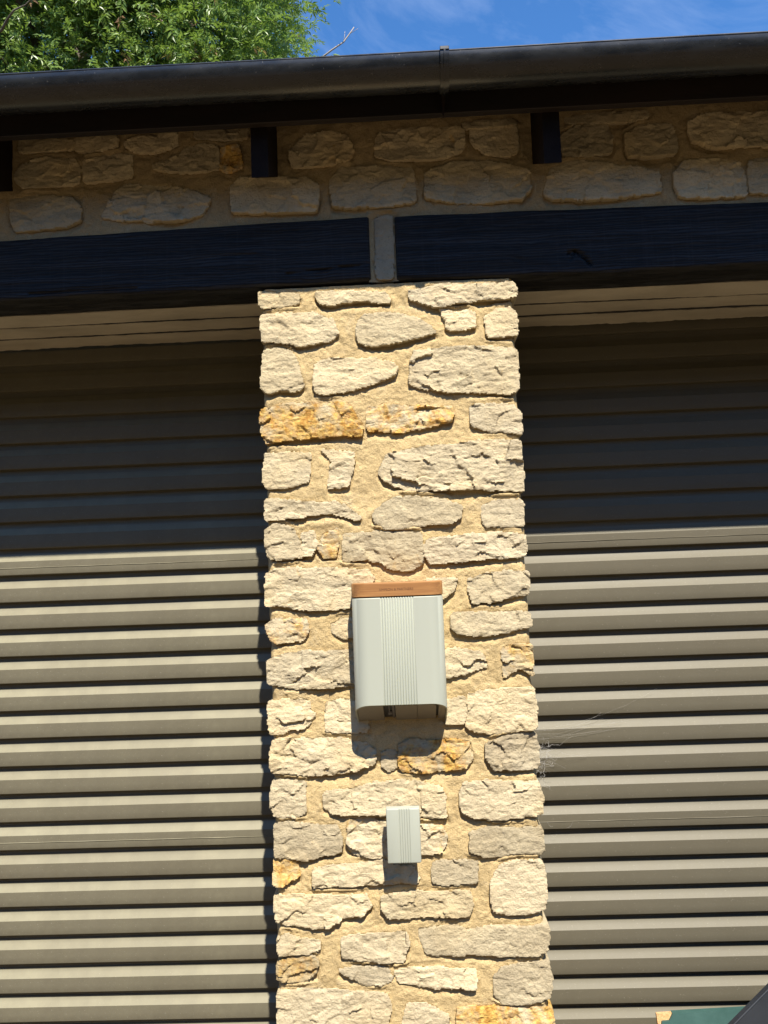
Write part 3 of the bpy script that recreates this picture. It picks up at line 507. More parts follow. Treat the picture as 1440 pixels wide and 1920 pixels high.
# the pillar between the two doors
XL, XR, ZT = -.380, .322, 2.337
pil = thing('stone_pillar', 'sunlit cream rubble stone pillar with yellow mortar between the two roller doors', 'pillar', (-.03, .2, 0))
specs = PILLAR_STONES + coursed(XL+.004, XR-.003, .012, .385, 3, edge='LR')
polys = []
for i, sp in enumerate(specs):
    q = random.Random(i).uniform(.12, .27)
    polys.append(build_stone(pil, sp, 100+i, .003, front, False, q))
res = .0036
us = np.arange(XL+.007, XR-.006, res); vs = np.arange(0, ZT, res)
S = stone_field(polys, us, vs); U, V = np.meshgrid(us, vs, indexing='ij'); Hm = mortar_height(S, U, V, res, 5)
ed = np.minimum(U-us[0], us[-1]-U); Hm = Hm-.012*(1-sstep(0, .014, ed))**2
co = front(U, V, Hm)
co[..., 0] += np.where(ed < .02, (.004*fbm(U*3, V*22, 8, 3)), 0)
def strips(first, xo):                                               # the two returns run back to the doors
    s_ = []
    for y in (.02, .05, .1, .2, .3, .45):
        c = first.copy(); c[:, 1] = y; c[:, 0] = first[:, 0]+.003*vnoise(vs*30, vs*0+y*40, 3); s_.append(c)
    return s_
colsL = strips(co[0], -1)[::-1]; colsR = strips(co[-1], 1)
allc = np.concatenate([np.array(colsL), co, np.array(colsR)], 0)
mk('mortar', allc.reshape(-1, 3), grid_faces(allc.shape[0], allc.shape[1]), M_MORTAR, pil, True)
for x0, fr, sg, fl in ((XL+.006, left_side, 1, True), (XR-.005, right_side, -1, False)):
    for i, sp in enumerate(coursed(.285, .44, .012, ZT-.01, 60+sg, .08, .13, .08, .16)):
        build_stone(pil, sp, 700+i+200*sg, .010, fr(x0), fl)

# the wall above the doors
wal = thing('stone_wall', 'shaded rubble stone wall band above the black lintels under the eaves', 'wall', (-.03, .2, 2.33))
wspec = list(WALL_STONES) + coursed(-3.2, -1.14, 2.535, 2.80, 21, .08, .11) + coursed(1.17, 3.15, 2.53, 2.80, 22, .08, .11)
polys = []
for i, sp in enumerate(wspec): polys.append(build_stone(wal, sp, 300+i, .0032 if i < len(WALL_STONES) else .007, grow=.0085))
res = .0048
us = np.arange(-3.2, 3.15, res); vs = np.arange(2.343, 2.81, res)
S = stone_field(polys, us, vs); U, V = np.meshgrid(us, vs, indexing='ij'); Hm = mortar_height(S, U, V, res, 15)+.0005
Hm = np.where(((U < -.078) & (V < 2.47)) | ((U > .009) & (V < 2.485)), -.045, Hm)
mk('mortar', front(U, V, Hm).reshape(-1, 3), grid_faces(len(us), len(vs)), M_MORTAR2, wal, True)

# piers closing the far ends of both openings
for x0, x1, lab in ((-3.2, -2.80, 'stone end pier beyond the left roller door'), (2.74, 3.15, 'stone end pier beyond the right roller door')):
    pr = thing('stone_pier', lab, 'pier', ((x0+x1)/2, .2, 0))
    sp_ = coursed(x0, x1, .01, 2.33, int(x1*10)+50, edge='LR'); polys = []
    for i, sp in enumerate(sp_): polys.append(build_stone(pr, sp, 900+i+int(x1), .009))
    us = np.arange(x0+.006, x1-.005, .008); vs = np.arange(0, 2.337, .008)
    S = stone_field(polys, us, vs); U, V = np.meshgrid(us, vs, indexing='ij'); co = front(U, V, mortar_height(S, U, V, .008, 25))
    a = co[:1].copy(); a[..., 1] = .45; b = co[-1:].copy(); b[..., 1] = .45
    co = np.concatenate([a, co, b], 0)
    mk('mortar', co.reshape(-1, 3), grid_faces(co.shape[0], co.shape[1]), M_MORTAR, pr, True)

# ------------------------------------------------------------------ black lintel beams
def beam(x0, x1, zb0, zb1, zt0, zt1, seed, cracks, label):
    yf, yb = -.010, .118; res = .005
    xs = np.arange(x0, x1+res*.5, res); nz_ = 36
    t_ = np.linspace(0, 1, nz_); X, T = np.meshgrid(xs, t_, indexing='ij')
    f = (X-x0)/(x1-x0)
    zb = zb0+(zb1-zb0)*f+.0035*fbm(X*5, X*0, seed, 4); zt = zt0+(zt1-zt0)*f+.0025*fbm(X*6, X*0+3, seed+1, 4)
    Z = zb+(zt-zb)*T
    Y = yf+.0028*fbm(X*4, Z*18, seed+2, 3)+.0012*fbm(X*9, Z*130, seed+3, 3)
    e = np.minimum(Z-zb, zt-Z); Y = Y+.006*(1-sstep(0, .009, e))**2
    en = np.minimum(X-x0, x1-X); Y = Y+.005*(1-sstep(0, .007, en))**2
    for pts, dep, wd in cracks:
        dmin = np.full(X.shape, 1e9)
        for (ax, az), (bx, bz) in zip(pts[:-1], pts[1:]):
            tt = np.clip(((X-ax)*(bx-ax)+(Z-az)*(bz-az))/((bx-ax)**2+(bz-az)**2), 0, 1)
            dmin = np.minimum(dmin, np.hypot(X-ax-tt*(bx-ax), (Z-az-tt*(bz-az))))
        Y = Y+dep*np.exp(-(dmin/wd)**2)
    C = np.stack([X, Y, Z], -1)
    bot = C[:, :1].copy(); bot[..., 1] = yb; top = C[:, -1:].copy(); top[..., 1] = yb
    b2 = C[:, :1].copy(); b2[..., 1] = .02; b2[..., 2] -= .0015
    C = np.concatenate([bot, b2, C, top], 1); n, m = C.shape[:2]
    F = grid_faces(n, m).tolist()
    F += [list(range(m))[::-1], [(n-1)*m+k for k in range(m)], [i*m for i in range(n)][::-1]+[]]
    F.pop()
    F += [[i*m+m-1, (i+1)*m+m-1, (i+1)*m, i*m] for i in range(n-1)]
    o = mk('timber_lintel', C.reshape(-1, 3), F, M_BEAM, None, True, 40)
    tag(o, label, 'beam', 'black timber lintels'); return o
beam(-2.98, -.070, 2.325, 2.346, 2.478, 2.528, 41,
     [([(-.30, 2.376), (-.20, 2.382), (-.12, 2.389), (-.071, 2.392)], .007, .0022), ([(-1.02, 2.352), (-.86, 2.357), (-.72, 2.356)], .006, .003), ([(-.55, 2.43), (-.38, 2.437)], .003, .002)],
     'black timber lintel over the left roller door')
beam(.001, 2.92, 2.343, 2.332, 2.526, 2.492, 47,
     [([(.470, 2.397), (.492, 2.401), (.505, 2.392), (.530, 2.362)], .011, .0040), ([(.475, 2.375), (.492, 2.401)], .006, .003), ([(.33, 2.39), (.35, 2.376)], .004, .003), ([(.335, 2.415), (.345, 2.40)], .003, .003)],
     'black timber lintel with a knot and crack over the right roller door')

# pale soffit boards behind each beam
for x0, x1, zs, lab in ((-2.9, -.368, 2.339, 'three pale boards under the lintel of the left roller door'), (.312, 2.84, 2.338, 'three pale boards under the lintel of the right roller door')):
    t = thing('lintel_soffit', lab, 'soffit', ((x0+x1)/2, .29, zs), 'board soffits over the roller doors')
    for k, (y0, y1) in enumerate(((.121, .220), (.240, .332), (.352, .449))):
        xs = np.arange(x0, x1, .008); prof = [(0, .06), (0, .004), (.004, 0), (.3, 0), (.5, 0), (.7, 0), (.996, 0), (1, .004), (1, .06)]
        sd_ = k*7+int(x0*3)
        rag0 = .006*fbm(xs*28, xs*0, sd_, 5, .7); rag1 = .004*fbm(xs*35, xs*0+5, sd_, 4, .65)*(2.4 if k == 2 else 1)
        rings = []
        for i, x in enumerate(xs):
            rings.append([(x, y0+rag0[i]+(y1-y0+rag1[i]-rag0[i])*a, zs+(0, .002, .001)[k]+b+.002*float(vnoise(x*3, a*2+k, sd_))) for a, b in prof])
        MB().loft(rings, cap=True).build('board', M_BOARD, t, True, 40)
        if k: MB().box(x0+.002, x1-.002, y0-.0255, y0+.0045, zs+.0042, zs+.04).build('gap_shade', M_SLOT, t)  # near-black strips added to stand in for shade in the board gaps

# ------------------------------------------------------------------ roller doors
def slat_mesh(x0, x1, seed, zpitch=.0886):
    prof = [(.0160, .0886), (.0160, .0858), (.0150, .0832), (.0078, .0725), (.0016, .0642), (.0, .0620), (-.0006, .040), (0, .0205), (.0008, .0178), (.003, .0165), (.0155, .0160), (.0175, .0150), (.0177, -.0050)]
    xs = np.linspace(x0, x1, 44); rings = []
    for x in xs:
        rings.append([(x,   .46+y+.0006*float(vnoise(x*2.2, z*9, seed)), z+.0006*float(vnoise(x*1.7, z*5+7, seed+3))) for y, z in prof])
    m_ = MB().loft(rings); return m_
for di, (x0, x1, z0, seams, lab) in enumerate(((-2.86, -.350, .340-.0886*4-.0165, (1.617, .72), 'left roller shutter door with dusty taupe ribbed slats'),
                                              (.295, 2.80, .183-.0886*2-.0165, (1.624, .735), 'right roller shutter door with taupe ribbed slats and cobwebs'))):
    t = thing('roller_shutter', lab, 'roller door', ((x0+x1)/2, .47, 0), 'roller shutter doors')
    base = []
    for k in range(4):
        m_ = slat_mesh(x0, x1, 60+k*5+di*31); base.append(m_)
    meshes = []
    n = 28
    for i in range(n):
        k = (i*7+di) % 4
        if i < 4:
            pass
        if len(meshes) <= k or meshes[k] is None:
            while len(meshes) <= k: meshes.append(None)
            me = bpy.data.meshes.new('slat'); v = np.array(base[k].v)-np.array([(x0+x1)/2, .47, 0]); me.from_pydata(v.tolist(), [], base[k].f)
            me.polygons.foreach_set('use_smooth', [True]*len(me.polygons)); me.materials.append(M_SLAT[di]); me.set_sharp_from_angle(angle=radians(22)); meshes[k] = me
        zb = z0+i*.0886
        if zb < -.02 or zb > 2.36: continue
        o = bpy.data.objects.new('slat', meshes[k]); COL.objects.link(o); o.parent = t; o.location = (0, 0, zb)
        WORLD[o.name] = np.array([(x0+x1)/2, .47, zb])
        for sz in seams:
            if zb+.018 < sz < zb+.062:
                s_ = MB(); zz = zb+.040
                xs = np.linspace(x0+.01, x1-.01, 60)
                ring = [[(x, .4592+.0004*vnoise(x*9, 0, 3), zz-.0011+.0005*float(vnoise(x*14, 1, 5))), (x, .4578, zz+.0003+.0005*float(vnoise(x*14, 1, 5))), (x, .4592, zz+.0012)] for x in xs]
                s_.loft(ring).build('seam', M_SLAT[di], o, False)
    for gx in (x0+.01, x1-.01):
        MB().box(gx-.022, gx+.022, .440, .4455, .004, 2.37, .001).box(gx-.022, gx+.022, .4825, .488, .004, 2.37, .001).build('guide_rail', M_SLAT[di], t)
    MB().box(x0+.05, x1-.05, .462, .482, .003, .032, .003).build('bottom_bar', M_SLAT[di], t)

# ------------------------------------------------------------------ roof edge: fascia, rafter tails, covering
rf = thing('garage_roof', 'garage roof edge with dark fascia board and black rafter tails', 'roof', (-.03, 1.2, 2.7))
MB().box(-3.35, 3.3, -.188, -.167, 2.702, 2.815, .002).build('fascia_board', M_FASCIA, rf)
XRAF = [-.341+.752*k for k in range(-4, 5)]
for x in XRAF:
    if x < -3.3 or x > 3.2: continue
    h = .022; tl = .53; r0 = random.Random(int(x*100))
    yf = -.160; zb = 2.573+r0.uniform(-.004, .004)
    pr_ = [(yf, zb), (yf, 2.80), (1.0, 2.80+tl*(1.0-yf)), (1.0, zb+tl*(1.0-yf))]
    m_ = MB(); b = .003
    m_.loft([[(x-h+dx, y+(.002 if dx and y == yf else 0), z) for y, z in pr_] for dx in (0,)] + [[(x+h, y, z) for y, z in pr_]], closed=True, cap=True)
    m_.build('rafter_tail', M_RAFTER, rf)
tl = .53; yE = -.225; cov = MB()
for k in range(13):                                                   # stepped tile courses
    y0 = yE+k*.22; y1 = y0+.245; za = 2.800+tl*(y0-yE)+.016; zb_ = 2.800+tl*(y1-yE)+.002
    cov.loft([[(x, y0, za-.012), (x, y0, za), (x, y1, zb_)] for x in (-3.4, 3.35)])
cov.loft([[(x, yE, 2.802), (x, yE+2.9, 2.802+tl*2.9), (x, yE+5.7, 2.802+tl*.1)] for x in (-3.4, 3.35)])
cov.build('roof_covering', M_ROOF, rf)
sh = MB().box(-3.18, 3.13, 4.95, 5.1, 0, 2.78).box(-3.18, -3.03, .47, 4.95, 0, 2.78).box(2.98, 3.13, .47, 4.95, 0, 2.78).build('rear_walls', M_SHELL)
tag(sh, 'plain rear and side walls of the garage behind the doors', 'wall')

# gutter
gt = thing('gutter', 'black half round gutter running along the eaves', 'gutter', (0, -.249, 2.786))
def half_round(R, th, x0, x1, n=28, lip=True):
    cy, cz = -.249, 2.786; out = []; inn = []
    for k in range(n+1):
        a = pi+pi*k/n; out.append((cy+R*cos(a), cz+R*sin(a))); inn.append((cy+(R-th)*cos(a), cz+(R-th)*sin(a)))
    bead = []
    if lip:
        for k in range(7):
            a = -pi*.25+ -0+pi*1.25*k/6
            bead.append((cy-R+.0035+.0042*cos(pi+.4-a*1.0), cz+.002+.0042*sin(a)))
    pr_ = out+inn[::-1]
    m_ = MB(); xs = np.linspace(x0, x1, max(2, int(abs(x1-x0)/.12)+1))
    m_.loft([[(x, y+.0007*float(vnoise(x*2, 1, 4)), z+.0012*float(vnoise(x*1.3, 2, 4))) for y, z in pr_] for x in xs], closed=True, cap=True)
    if lip:
        m_.tube([(x, cy-R+.0030, cz+.0022+.0012*float(vnoise(x*1.3, 2, 4))) for x in xs], .0038, 8)
    return m_
half_round(.056, .0025, -3.42, .1345).build('gutter_length', M_GUT, gt, True, 40)
half_round(.056, .0025, .1375, 3.38).build('gutter_length', M_GUT, gt, True, 40)
un = half_round(.0625, .0060, .1255, .1465, 28, False).build('gutter_union', M_GUT, gt, True, 40)
half_round(.0650, .0025, .1340, .1380, 28, False).build('union_rib', M_GUT, un, True, 40)
MB().box(.1250, .1470, -.3140, -.3005, 2.7845, 2.7935, .001).build('union_clip', M_GUT, un)
MB().loft([[(.131, -.2105, 2.742), (.131, -.190, 2.742), (.141, -.190, 2.742), (.141, -.2105, 2.742)],
           [(.1325, -.203, 2.715), (.1325, -.190, 2.715), (.1395, -.190, 2.715), (.1395, -.203, 2.715)],
           [(.1335, -.197, 2.690), (.1335, -.1895, 2.690), (.1365, -.1895, 2.690), (.1365, -.197, 2.690)]], closed=True, cap=True).build('bracket_arm', M_RAFTER, gt)

# ------------------------------------------------------------------ wall charger
cx0, cx1, ct = -.1465, .0870, .114
def outline(x0, x1, t_, r, ripple=0, rx0=0, rx1=0, ncyc=13, narc=12, back=.0):
    p = [(x0, back)]
    for k in range(narc+1):
        a = pi+pi/2*k/narc; p.append((x0+r+r*cos(a), -t_+r+r*sin(a)))
    if ripple:
        for k in range(ncyc*8+1):
            f = k/(ncyc*8); p.append((rx0+(rx1-rx0)*f, -t_+ripple*(.5-.5*cos(2*pi*ncyc*f))**2))
    else: p.append(((x0+x1)/2, -t_))
    for k in range(narc+1):
        a = 1.5*pi+pi/2*k/narc; p.append((x1-r+r*cos(a), -t_+r+r*sin(a)))
    p.append((x1, back)); return p
ch = thing('wall_charger', 'large pale grey ribbed wall charger with wooden lid on the stone pillar', 'charger', (-.03, -.05, 1.16))
ol = outline(cx0, cx1, ct, .040, .0030, -.0735, .0130); oi = outline(cx0+.0035, cx1-.0035, ct-.0045, .0365, 0)
zbot = lambda y, t_=ct: 1.154+(1.217-1.154)*(-y/t_)
ZB1 = 1.4835
m_ = MB(); m_.loft([[(x, y, zbot(y)) for x, y in ol], [(x, y, zbot(y)+.0015) for x, y in ol], [(x, y, ZB1-.002) for x, y in ol], [(x*.996-.0001, y*.985, ZB1) for x, y in ol]])
n0 = len(ol); m_.f.append(tuple(range(3*n0, 4*n0)))
body = m_.build('charger_body', M_COVER, ch, True, 35)
rim_o = outline(cx0+.0001, cx1-.0001, ct-.0001, .0399, 0); m_ = MB()
m_.loft([[(x, y, zbot(y)+.0003) for x, y in rim_o], [(x, y, zbot(y)+.0003) for x, y in oi], [(x, y, zbot(y)+.03) for x, y in oi]])
m_.build('bottom_rim', M_COVER, body, True, 35)
# underside: recessed base with socket cover, slot and panel (slanted like the cut)
def plate(x0, x1, f0, f1, up, th, mat, name, par, rr=0):
    y0, y1 = -ct*f1+.0, -ct*f0
    pts = [(x0, y1), (x1, y1)]
    if rr:
        for k in range(7): a = pi/2*k/6; pts.append((x1-rr+rr*cos(a), y0+rr-rr*sin(a)))
        pts.append((x0, y0))
    else: pts += [(x1, y0), (x0, y0)]
    m2 = MB(); m2.loft([[(x, y, zbot(y)+up) for x, y in pts], [(x, y, zbot(y)+up+th) for x, y in pts]], closed=True, cap=True)
    return m2.build(name, mat, par)
W_ = cx1-cx0; fx = lambda f: cx0+W_*f
m_ = MB(); m_.loft([[(x, y, zbot(y)+.0125) for x, y in oi], [(x, y, zbot(y)+.016) for x, y in oi]], closed=True, cap=True)
base_p = m_.build('base_plate', M_SLOT, ch)
lp = outline(cx0+.0045, fx(.305)+.036, ct-.0065, .035, 0); lp = [q for q in lp if q[0] <= fx(.305)]; lp += [(fx(.305), -ct+.0065), (fx(.305), 0)]
m_ = MB(); m_.loft([[(x, y, zbot(y)+.004) for x, y in lp], [(x, y, zbot(y)+.012) for x, y in lp]], closed=True, cap=True); m_.build('underside_panel', M_UNDER, ch)
plate(fx(.435), fx(.672), 0, .85, .004, .008, M_UNDER, 'socket_cover', ch)
plate(fx(.676), fx(.878), 0, .85, .0042, .008, M_UNDER, 'socket_cover', ch, .012)
rp_ = [q for q in outline(fx(.905)-.036, cx1-.0045, ct-.0065, .035, 0) if q[0] >= fx(.905)]; rp_ = [(fx(.905), 0), (fx(.905), rp_[0][1]-.001)]+rp_
m_ = MB(); m_.loft([[(x, y, zbot(y)+.005) for x, y in rp_], [(x, y, zbot(y)+.012) for x, y in rp_]], closed=True, cap=True); m_.build('underside_panel', M_UNDER, ch)
plate(fx(.36), fx(.372), .25, .85, .007, .004, M_LATCH, 'latch', base_p); plate(fx(.352), fx(.395), .30, .42, .006, .004, M_LATCH, 'latch', base_p)
plate(fx(.40), fx(.425), .05, .85, .0085, .003, M_LATCH, 'latch', base_p)
# lid
lo = outline(cx0-.0004, cx1+.0004, ct+.0004, .0402, 0, narc=14)
li = [(x*.985-.0004, y*.97) for x, y in lo]
m_ = MB(); m_.loft([[(x*.992-.0002, y*.985, 1.4858) for x, y in lo], [(x, y, 1.4872) for x, y in lo], [(x, y, 1.5190) for x, y in lo], [(x*.992-.0002, y*.985, 1.5208) for x, y in lo]])
n0 = len(lo); m_.f.append(tuple(range(3*n0, 4*n0))); m_.f.append(tuple(range(n0))[::-1])
lid = m_.build('wooden_lid', M_WOOD, ch, True, 40)
fc = bpy.data.curves.new('lettering', 'FONT'); fc.body = 'SIMPSON & PARTNERS'; fc.size = .0082; fc.align_x = 'CENTER'; fc.align_y = 'CENTER'; fc.extrude = .0004; fc.space_character = 1.06
fo = bpy.data.objects.new('lettering_tmp', fc); COL.objects.link(fo); bpy.context.view_layer.update()
me = bpy.data.meshes.new_from_object(fo.evaluated_get(bpy.context.evaluated_depsgraph_get()))
bpy.data.objects.remove(fo); bpy.data.curves.remove(fc)
lt = bpy.data.objects.new('lettering', me); COL.objects.link(lt); me.materials.clear(); me.materials.append(M_TEXT)
lt.parent = lid; lt.rotation_euler = (pi/2, 0, 0); lt.location = Vector((-.031, -ct-.0004, 1.5035))-Vector(WORLD[lid.name].tolist())

# ------------------------------------------------------------------ small holder below it
sx0, sx1, st, sz0, sz1 = -.0785, .0065, .072, .8185, .9515
sb = thing('junction_box', 'small pale grey ribbed box fixed to the pillar below the charger', 'box', (-.036, -.03, .83))
m_ = MB(); r = .0045
def rrect(x0, x1, z0, z1, r, y, n=5, grooves=False):
    p = []
    for cx_, cz_, a0 in ((x1-r, z0+r, -pi/2), (x1-r, z1-r, 0), (x0+r, z1-r, pi/2), (x0+r, z0+r, pi)):
        for k in range(n+1): a = a0+pi/2*k/n; p.append((cx_+r*cos(a), y, cz_+r*sin(a)))
    return p
xs_f = [sx0, sx0+.0006, sx0+.002, sx0+.005]
gx = [.385, .455, .525, .600, .672]; pts = [(sx0, -st+.024), (sx0, -st+.004), (sx0+.0012, -st+.0012), (sx0+.004, -st)]
for f in gx:
    c = sx0+(sx1-sx0)*f; pts += [(c-.0021, -st), (c-.0012, -st+.0012), (c, -st+.0019), (c+.0012, -st+.0012), (c+.0021, -st)]
pts += [(sx1-.004, -st), (sx1-.0012, -st+.0012), (sx1, -st+.004), (sx1, -st+.024)]
xm = (sx0+sx1)/2; zm = (sz0+sz1)/2
ins = lambda k, z: [(xm+(x-xm)*k, -.05+(y+.05)*k, z) for x, y in pts]
m_.loft([ins(.955, sz0), ins(.985, sz0+.0008), ins(1, sz0+.003), ins(1, sz1-.003), ins(.985, sz1-.0008), ins(.955, sz1)], closed=True, cap=True)
m_.build('box_cover', M_COVER, sb, True, 38)
MB().box(xm-.026, xm+.026, -.05, .004, zm-.045, zm+.040, .004).build('mounting_block', M_UNDER, sb)
MB().box(xm-.034, xm+.034, -.012, .010, zm-.052, zm+.048, .003).build('back_plate', M_UNDER, sb)

# ------------------------------------------------------------------ tree behind the roof
tr = thing('ash_tree', 'leafy green tree rising behind the gutter against the sky', 'tree', (-4.0, 7.6, 0))
r_ = random.Random(11); tm = MB()
tm.tube([(-4.0, 7.6, 0), (-4.05, 7.6, 1.6), (-3.95, 7.55, 3.4), (-4.0, 7.5, 5.2), (-3.9, 7.4, 7.2), (-4.1, 7.3, 9.3), (-4.0, 7.3, 11)], [.34, .28, .25, .21, .16, .10, .04], 12)
tips = []
def limb(p, d, L, r0, depth):
    pts = [p]; q = Vector(p); d = Vector(d).normalized(); n = 6
    for k in range(n):
        d = (d+Vector((r_.gauss(0, .16), r_.gauss(0, .16), r_.gauss(.02, .13)))).normalized(); q = q+d*L/n; pts.append(tuple(q))
        if depth < 2 and k >= 2 and r_.random() < .85:
            e = (d+Vector((r_.gauss(0, .7), r_.gauss(0, .7), r_.gauss(0, .45)))).normalized(); limb(tuple(q), e, L*.5, r0*.45, depth+1)
        elif depth == 2 and k >= 1: tips.append(Vector(q))
    tm.tube(pts, [r0*(1-.8*k/n) for k in range(n+1)], 6 if depth else 8); tips.append(q)
for k in range(22):
    a = 2*pi*k/22*2.6+r_.random(); z = 4.8+5.2*k/21
    limb((-4.0, 7.5, z), (cos(a), sin(a)*.85, r_.uniform(.05, .6)), r_.uniform(2.3, 3.3)*(1-.35*max(0, (z-8)/2.5)), .085, 0)
limb((-3.9, 7.4, 6.2), (-.35, -1, .38), 3.0, .10, 0); limb((-3.9, 7.4, 6.6), (.45, -1, .3), 3.0, .09, 0); limb((-4.0, 7.4, 6.0), (.0, -1, .30), 2.8, .09, 0)
tm.build('trunk', M_BARK, tr, True)
CC = np.array([-4.15, 7.2, 8.4]); CR = np.array([3.75, 3.0, 3.4])
R0 = np.random.RandomState(5)
cl = [np.array(p) for p in tips if (((np.array(p)-CC)/CR)**2).sum() < 1.0]
while len(cl) < 900:
    d = R0.normal(size=3); d /= np.linalg.norm(d); p = CC+CR*d*R0.uniform(.5, 1.0)**.5
    if p[2] > 4.6: cl.append(p)
for k in range(1500):                                                 # the side of the crown that hangs towards the garage
    p = np.array([R0.uniform(-5.6, -.62), R0.uniform(4.7, 6.4), R0.uniform(5.9, 9.2)])
    if p[0] > -.62-.30*(1+vnoise(np.array([p[2]*2.1]), np.array([p[1]*.7]), 9)[0])-.10*(p[1]-5): p[0] -= R0.uniform(.5, 4.4)
    cl.append(p)
def in_hole(p):                                                       # gaps where the sky shows through the crown
    return vnoise(np.array([p[0]*1.7]), np.array([p[2]*1.7]), 77)[0] > .66
leafP = []; leafD = []; leafU = []
for p in cl:
    if in_hole(p) and R0.rand() < .8: continue
    outd = (p-CC)/CR; outd = outd/(np.linalg.norm(outd)+1e-6)
    for k in range(R0.randint(11, 18)):
        q = p+R0.normal(size=3)*np.array([.17, .17, .15]); d = outd*.7+R0.normal(size=3)*.6+np.array([0, 0, -.25])
        leafP.append(q); leafD.append(d/np.linalg.norm(d)); leafU.append(np.array([0, 0, 1])+R0.normal(size=3)*.45)
LP = np.array(leafP); LD = np.array(leafD); LU = np.array(leafU)
LS = np.cross(LD, LU); LS /= np.linalg.norm(LS, axis=1)[:, None]+1e-9; LN = np.cross(LS, LD)
V_ = []; Hs = []
for k in range(9):                                                    # nine leaflets on each rachis
    t_ = .10*(k//2+1)/4.0+.02 if k < 8 else .135
    sgn = (1 if k % 2 else -1) if k < 8 else 0
    ln = R0.uniform(.052, .085, len(LP))[:, None]; wd = ln*R0.uniform(.12, .17, len(LP))[:, None]
    dr = LD*(.62 if sgn else 1)+LS*sgn*.8+LN*R0.normal(0, .28, len(LP))[:, None]; dr /= np.linalg.norm(dr, axis=1)[:, None]
    sd_ = np.cross(dr, LN+R0.normal(size=LN.shape)*.4); sd_ /= np.linalg.norm(sd_, axis=1)[:, None]; up = np.cross(sd_, dr)
    b0 = LP+LD*t_
    a = b0+dr*ln*.06; m1 = b0+dr*ln*.42+sd_*wd+up*wd*.35; m2 = b0+dr*ln*.42-sd_*wd+up*wd*.35; m3 = b0+dr*ln*.62-up*wd*.1; tp = b0+dr*ln-up*ln*.10
    V_.append(np.stack([a, m1, tp, m2], 1)); Hs.append(np.clip(R0.normal(.42, .22, len(LP)), 0, .95))
V_ = np.concatenate(V_, 0); Hs = np.concatenate(Hs, 0); nL = len(V_)
brown = R0.rand(len(LP)) < .018; Hs[np.tile(brown, 9)] = 1.0
F = (np.arange(nL)*4)[:, None]; F = np.concatenate([np.concatenate([F, F+1, F+2], 1), np.concatenate([F, F+2, F+3], 1)], 0)
cr = mk('crown', V_.reshape(-1, 3), F, M_LEAF, tr); cr['kind'] = 'stuff'
at = cr.data.attributes.new('hue', 'FLOAT', 'POINT'); at.data.foreach_set('value', np.repeat(Hs, 4).astype(np.float32))
tw = MB(); tw.tube([(-1.2, 5.3, 6.35), (-.75, 5.1, 6.52), (-.53, 5, 6.60), (-.42, 5, 6.67), (-.36, 5, 6.75), (-.315, 5, 6.815)], [.010, .009, .008, .007, .006, .004], 6)
tw.tube([(-.42, 5, 6.67), (-.41, 5, 6.73), (-.405, 5, 6.775)], [.004, .003, .002], 5)
tw.tube([(-.36, 5, 6.75), (-.30, 5, 6.785), (-.275, 5, 6.80)], [.003, .002, .0015], 5)
tw.build('bare_twig', M_TWIG, tr, True)

# ------------------------------------------------------------------ ground
gm = mk('ground', [(-900, -900, 0), (900, -900, 0), (900, 900, 0), (-900, 900, 0)], [(0, 1, 2, 3)], M_GROUND); gm['kind'] = 'structure'

# dark trees across the yard, seen only as the dark band in the gutter's reflection
xs = np.linspace(-34, 34, 90); ts = np.linspace(0, 1, 40); X, T = np.meshgrid(xs, ts, indexing='ij')
A = T*pi; Hh = 7.0+1.1*fbm(X*.35, X*0, 3, 3)
Yh = -12.5-1.6*np.cos(A)*-1+.5*fbm(X*1.2, T*9, 5, 4, .6); Zh = Hh*np.sin(A)**.45+.4*fbm(X*1.5, T*8, 6, 4, .6)*np.sin(A)
hd = mk('tree_belt', np.stack([X, Yh, np.maximum(Zh, 0)], -1).reshape(-1, 3), grid_faces(90, 40), mat_simple('dense_foliage', (.022, .04, .012), (.06, .085, .025), 3, .8, 9, 1., .3), None)
hd['kind'] = 'stuff'; tag(hd, 'dense belt of dark trees across the yard facing the garage', 'trees')

# ------------------------------------------------------------------ cobwebs between pillar and right door
r_ = random.Random(4); wb = MB()
def strand(a, b, sag=.01, rad=.0003, n=7, wob=.003):
    a = Vector(a); b = Vector(b); p = []
    for k in range(n+1):
        f = k/n; q = a.lerp(b, f); q.z -= sag*4*f*(1-f); q += Vector((r_.gauss(0, wob), r_.gauss(0, wob), r_.gauss(0, wob)))*(0 < k < n); p.append(q)
    wb.tube(p, rad, 3)
c0 = Vector((.372, .36, .957))
for k in range(46):
    d = Vector((r_.gauss(.012, .022), r_.gauss(0, .02), r_.gauss(0, .022))); e = d+Vector((r_.gauss(0, .02), r_.gauss(0, .015), r_.gauss(0, .02)))
    strand(c0+d, c0+e, r_.uniform(-.01, .012), r_.uniform(.0002, .00045), 6, .004)
for k in range(8):
    z = 1.02+r_.gauss(0, .012); strand((.34, .44, z), (r_.uniform(.5, .72), .458, z+r_.uniform(-.012, .03)), r_.uniform(0, .012), .00012, 6, .002)
strand((.45, .452, 1.035), (.78, .456, 1.145), .018, .00013, 10, .001); strand((.47, .452, 1.03), (.60, .456, 1.075), .010, .0002, 8, .001)
for k in range(10): strand((.36, .42, .955+r_.gauss(0, .02)), (r_.uniform(.42, .60), .456, .955+r_.gauss(0, .04)), .006, .00014, 6, .003)
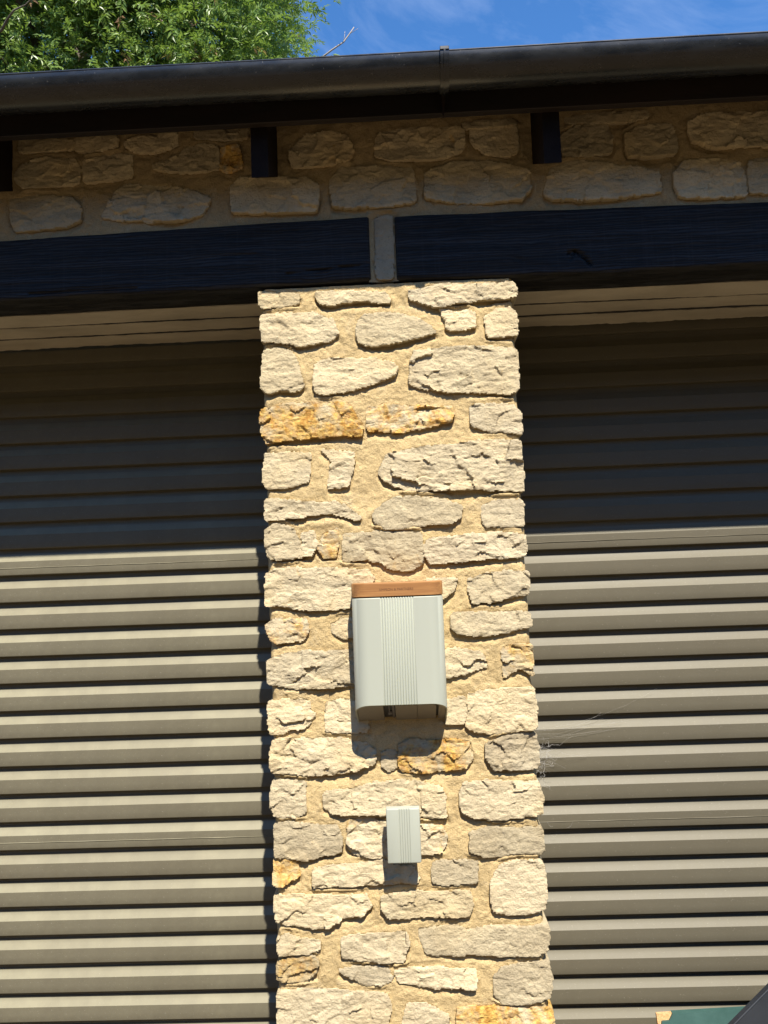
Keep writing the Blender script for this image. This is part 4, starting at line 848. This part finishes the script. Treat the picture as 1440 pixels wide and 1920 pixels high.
for x, z in ((.40, .86), (.47, .72), (.41, .74), (.42, .70)): strand((x, .455, z), (x+r_.uniform(.01, .03), .454, z+r_.uniform(-.02, .03)), .006, .0002, 6, .001)
web = wb.build('cobweb', M_WEB); web['kind'] = 'stuff'; tag(web, 'wispy grey cobweb between the pillar edge and the right door', 'cobweb')

# ------------------------------------------------------------------ things at the lower right corner
gb = thing('chipboard_panel', 'green painted chipboard panel with a broken bare corner at the foot of the right door', 'panel', (1.1, .28, 0))
tz = lambda x: .2625+(x-.66)*.030
m_ = MB(); y0, y1 = .235, .253; lean = lambda z: (z)*.30
P2 = [(.64, 0), (1.6, 0), (1.6, tz(1.6)), (.705, tz(.705)), (.693, .2475), (.672, .246), (.664, .225)]
m_.loft([[(x, y0+lean(z)-.06, z) for x, z in P2], [(x, y1+lean(z)-.06, z) for x, z in P2]], closed=True, cap=True)
pg = m_.build('painted_board', M_GREEN, gb)
m_ = MB(); P3 = [(.6615, .19), (.735, .17), (.73, tz(.73)-.001), (.6605, tz(.66)-.001), (.660, .22)]
m_.loft([[(x, y0+.004+lean(z)-.06+.001*k, z) for k, (x, z) in enumerate(P3)], [(x, y1-.002+lean(z)-.06, z) for x, z in P3]], closed=True, cap=True)
m_.build('bare_corner', M_CHIP, pg)
dk = thing('grey_panel', 'dark grey slanted panel in the lower right corner in front of the green board', 'panel', (1.05, -.18, 0))
m_ = MB(); P4 = [(.30, .0), (.36, 0), (1.55, 0), (1.55, .60), (1.10, .813), (.785, .5622), (.6958, .4918), (.43, .282)]
P4 = [(x, max(z-.028, 0)) for x, z in [(.62, .0), (1.45, 0), (1.45, .70), (1.05, .771), (.785, .5622), (.6958, .4918), (.60, .4162)]]
m_.loft([[(x, -.200+(.35-z)*-.15, z) for x, z in P4], [(x, -.1985+(.35-z)*-.15+.02, z) for x, z in P4]], closed=True, cap=True)
m_.build('panel_sheet', M_DARK, dk)
MB().tube([(.60, -.19, .3882), (.6958, -.178, .4638), (.785, -.167, .5342), (1.05, -.136, .743)], .0025, 8).build('edge_trim', M_DARK, dk, True)
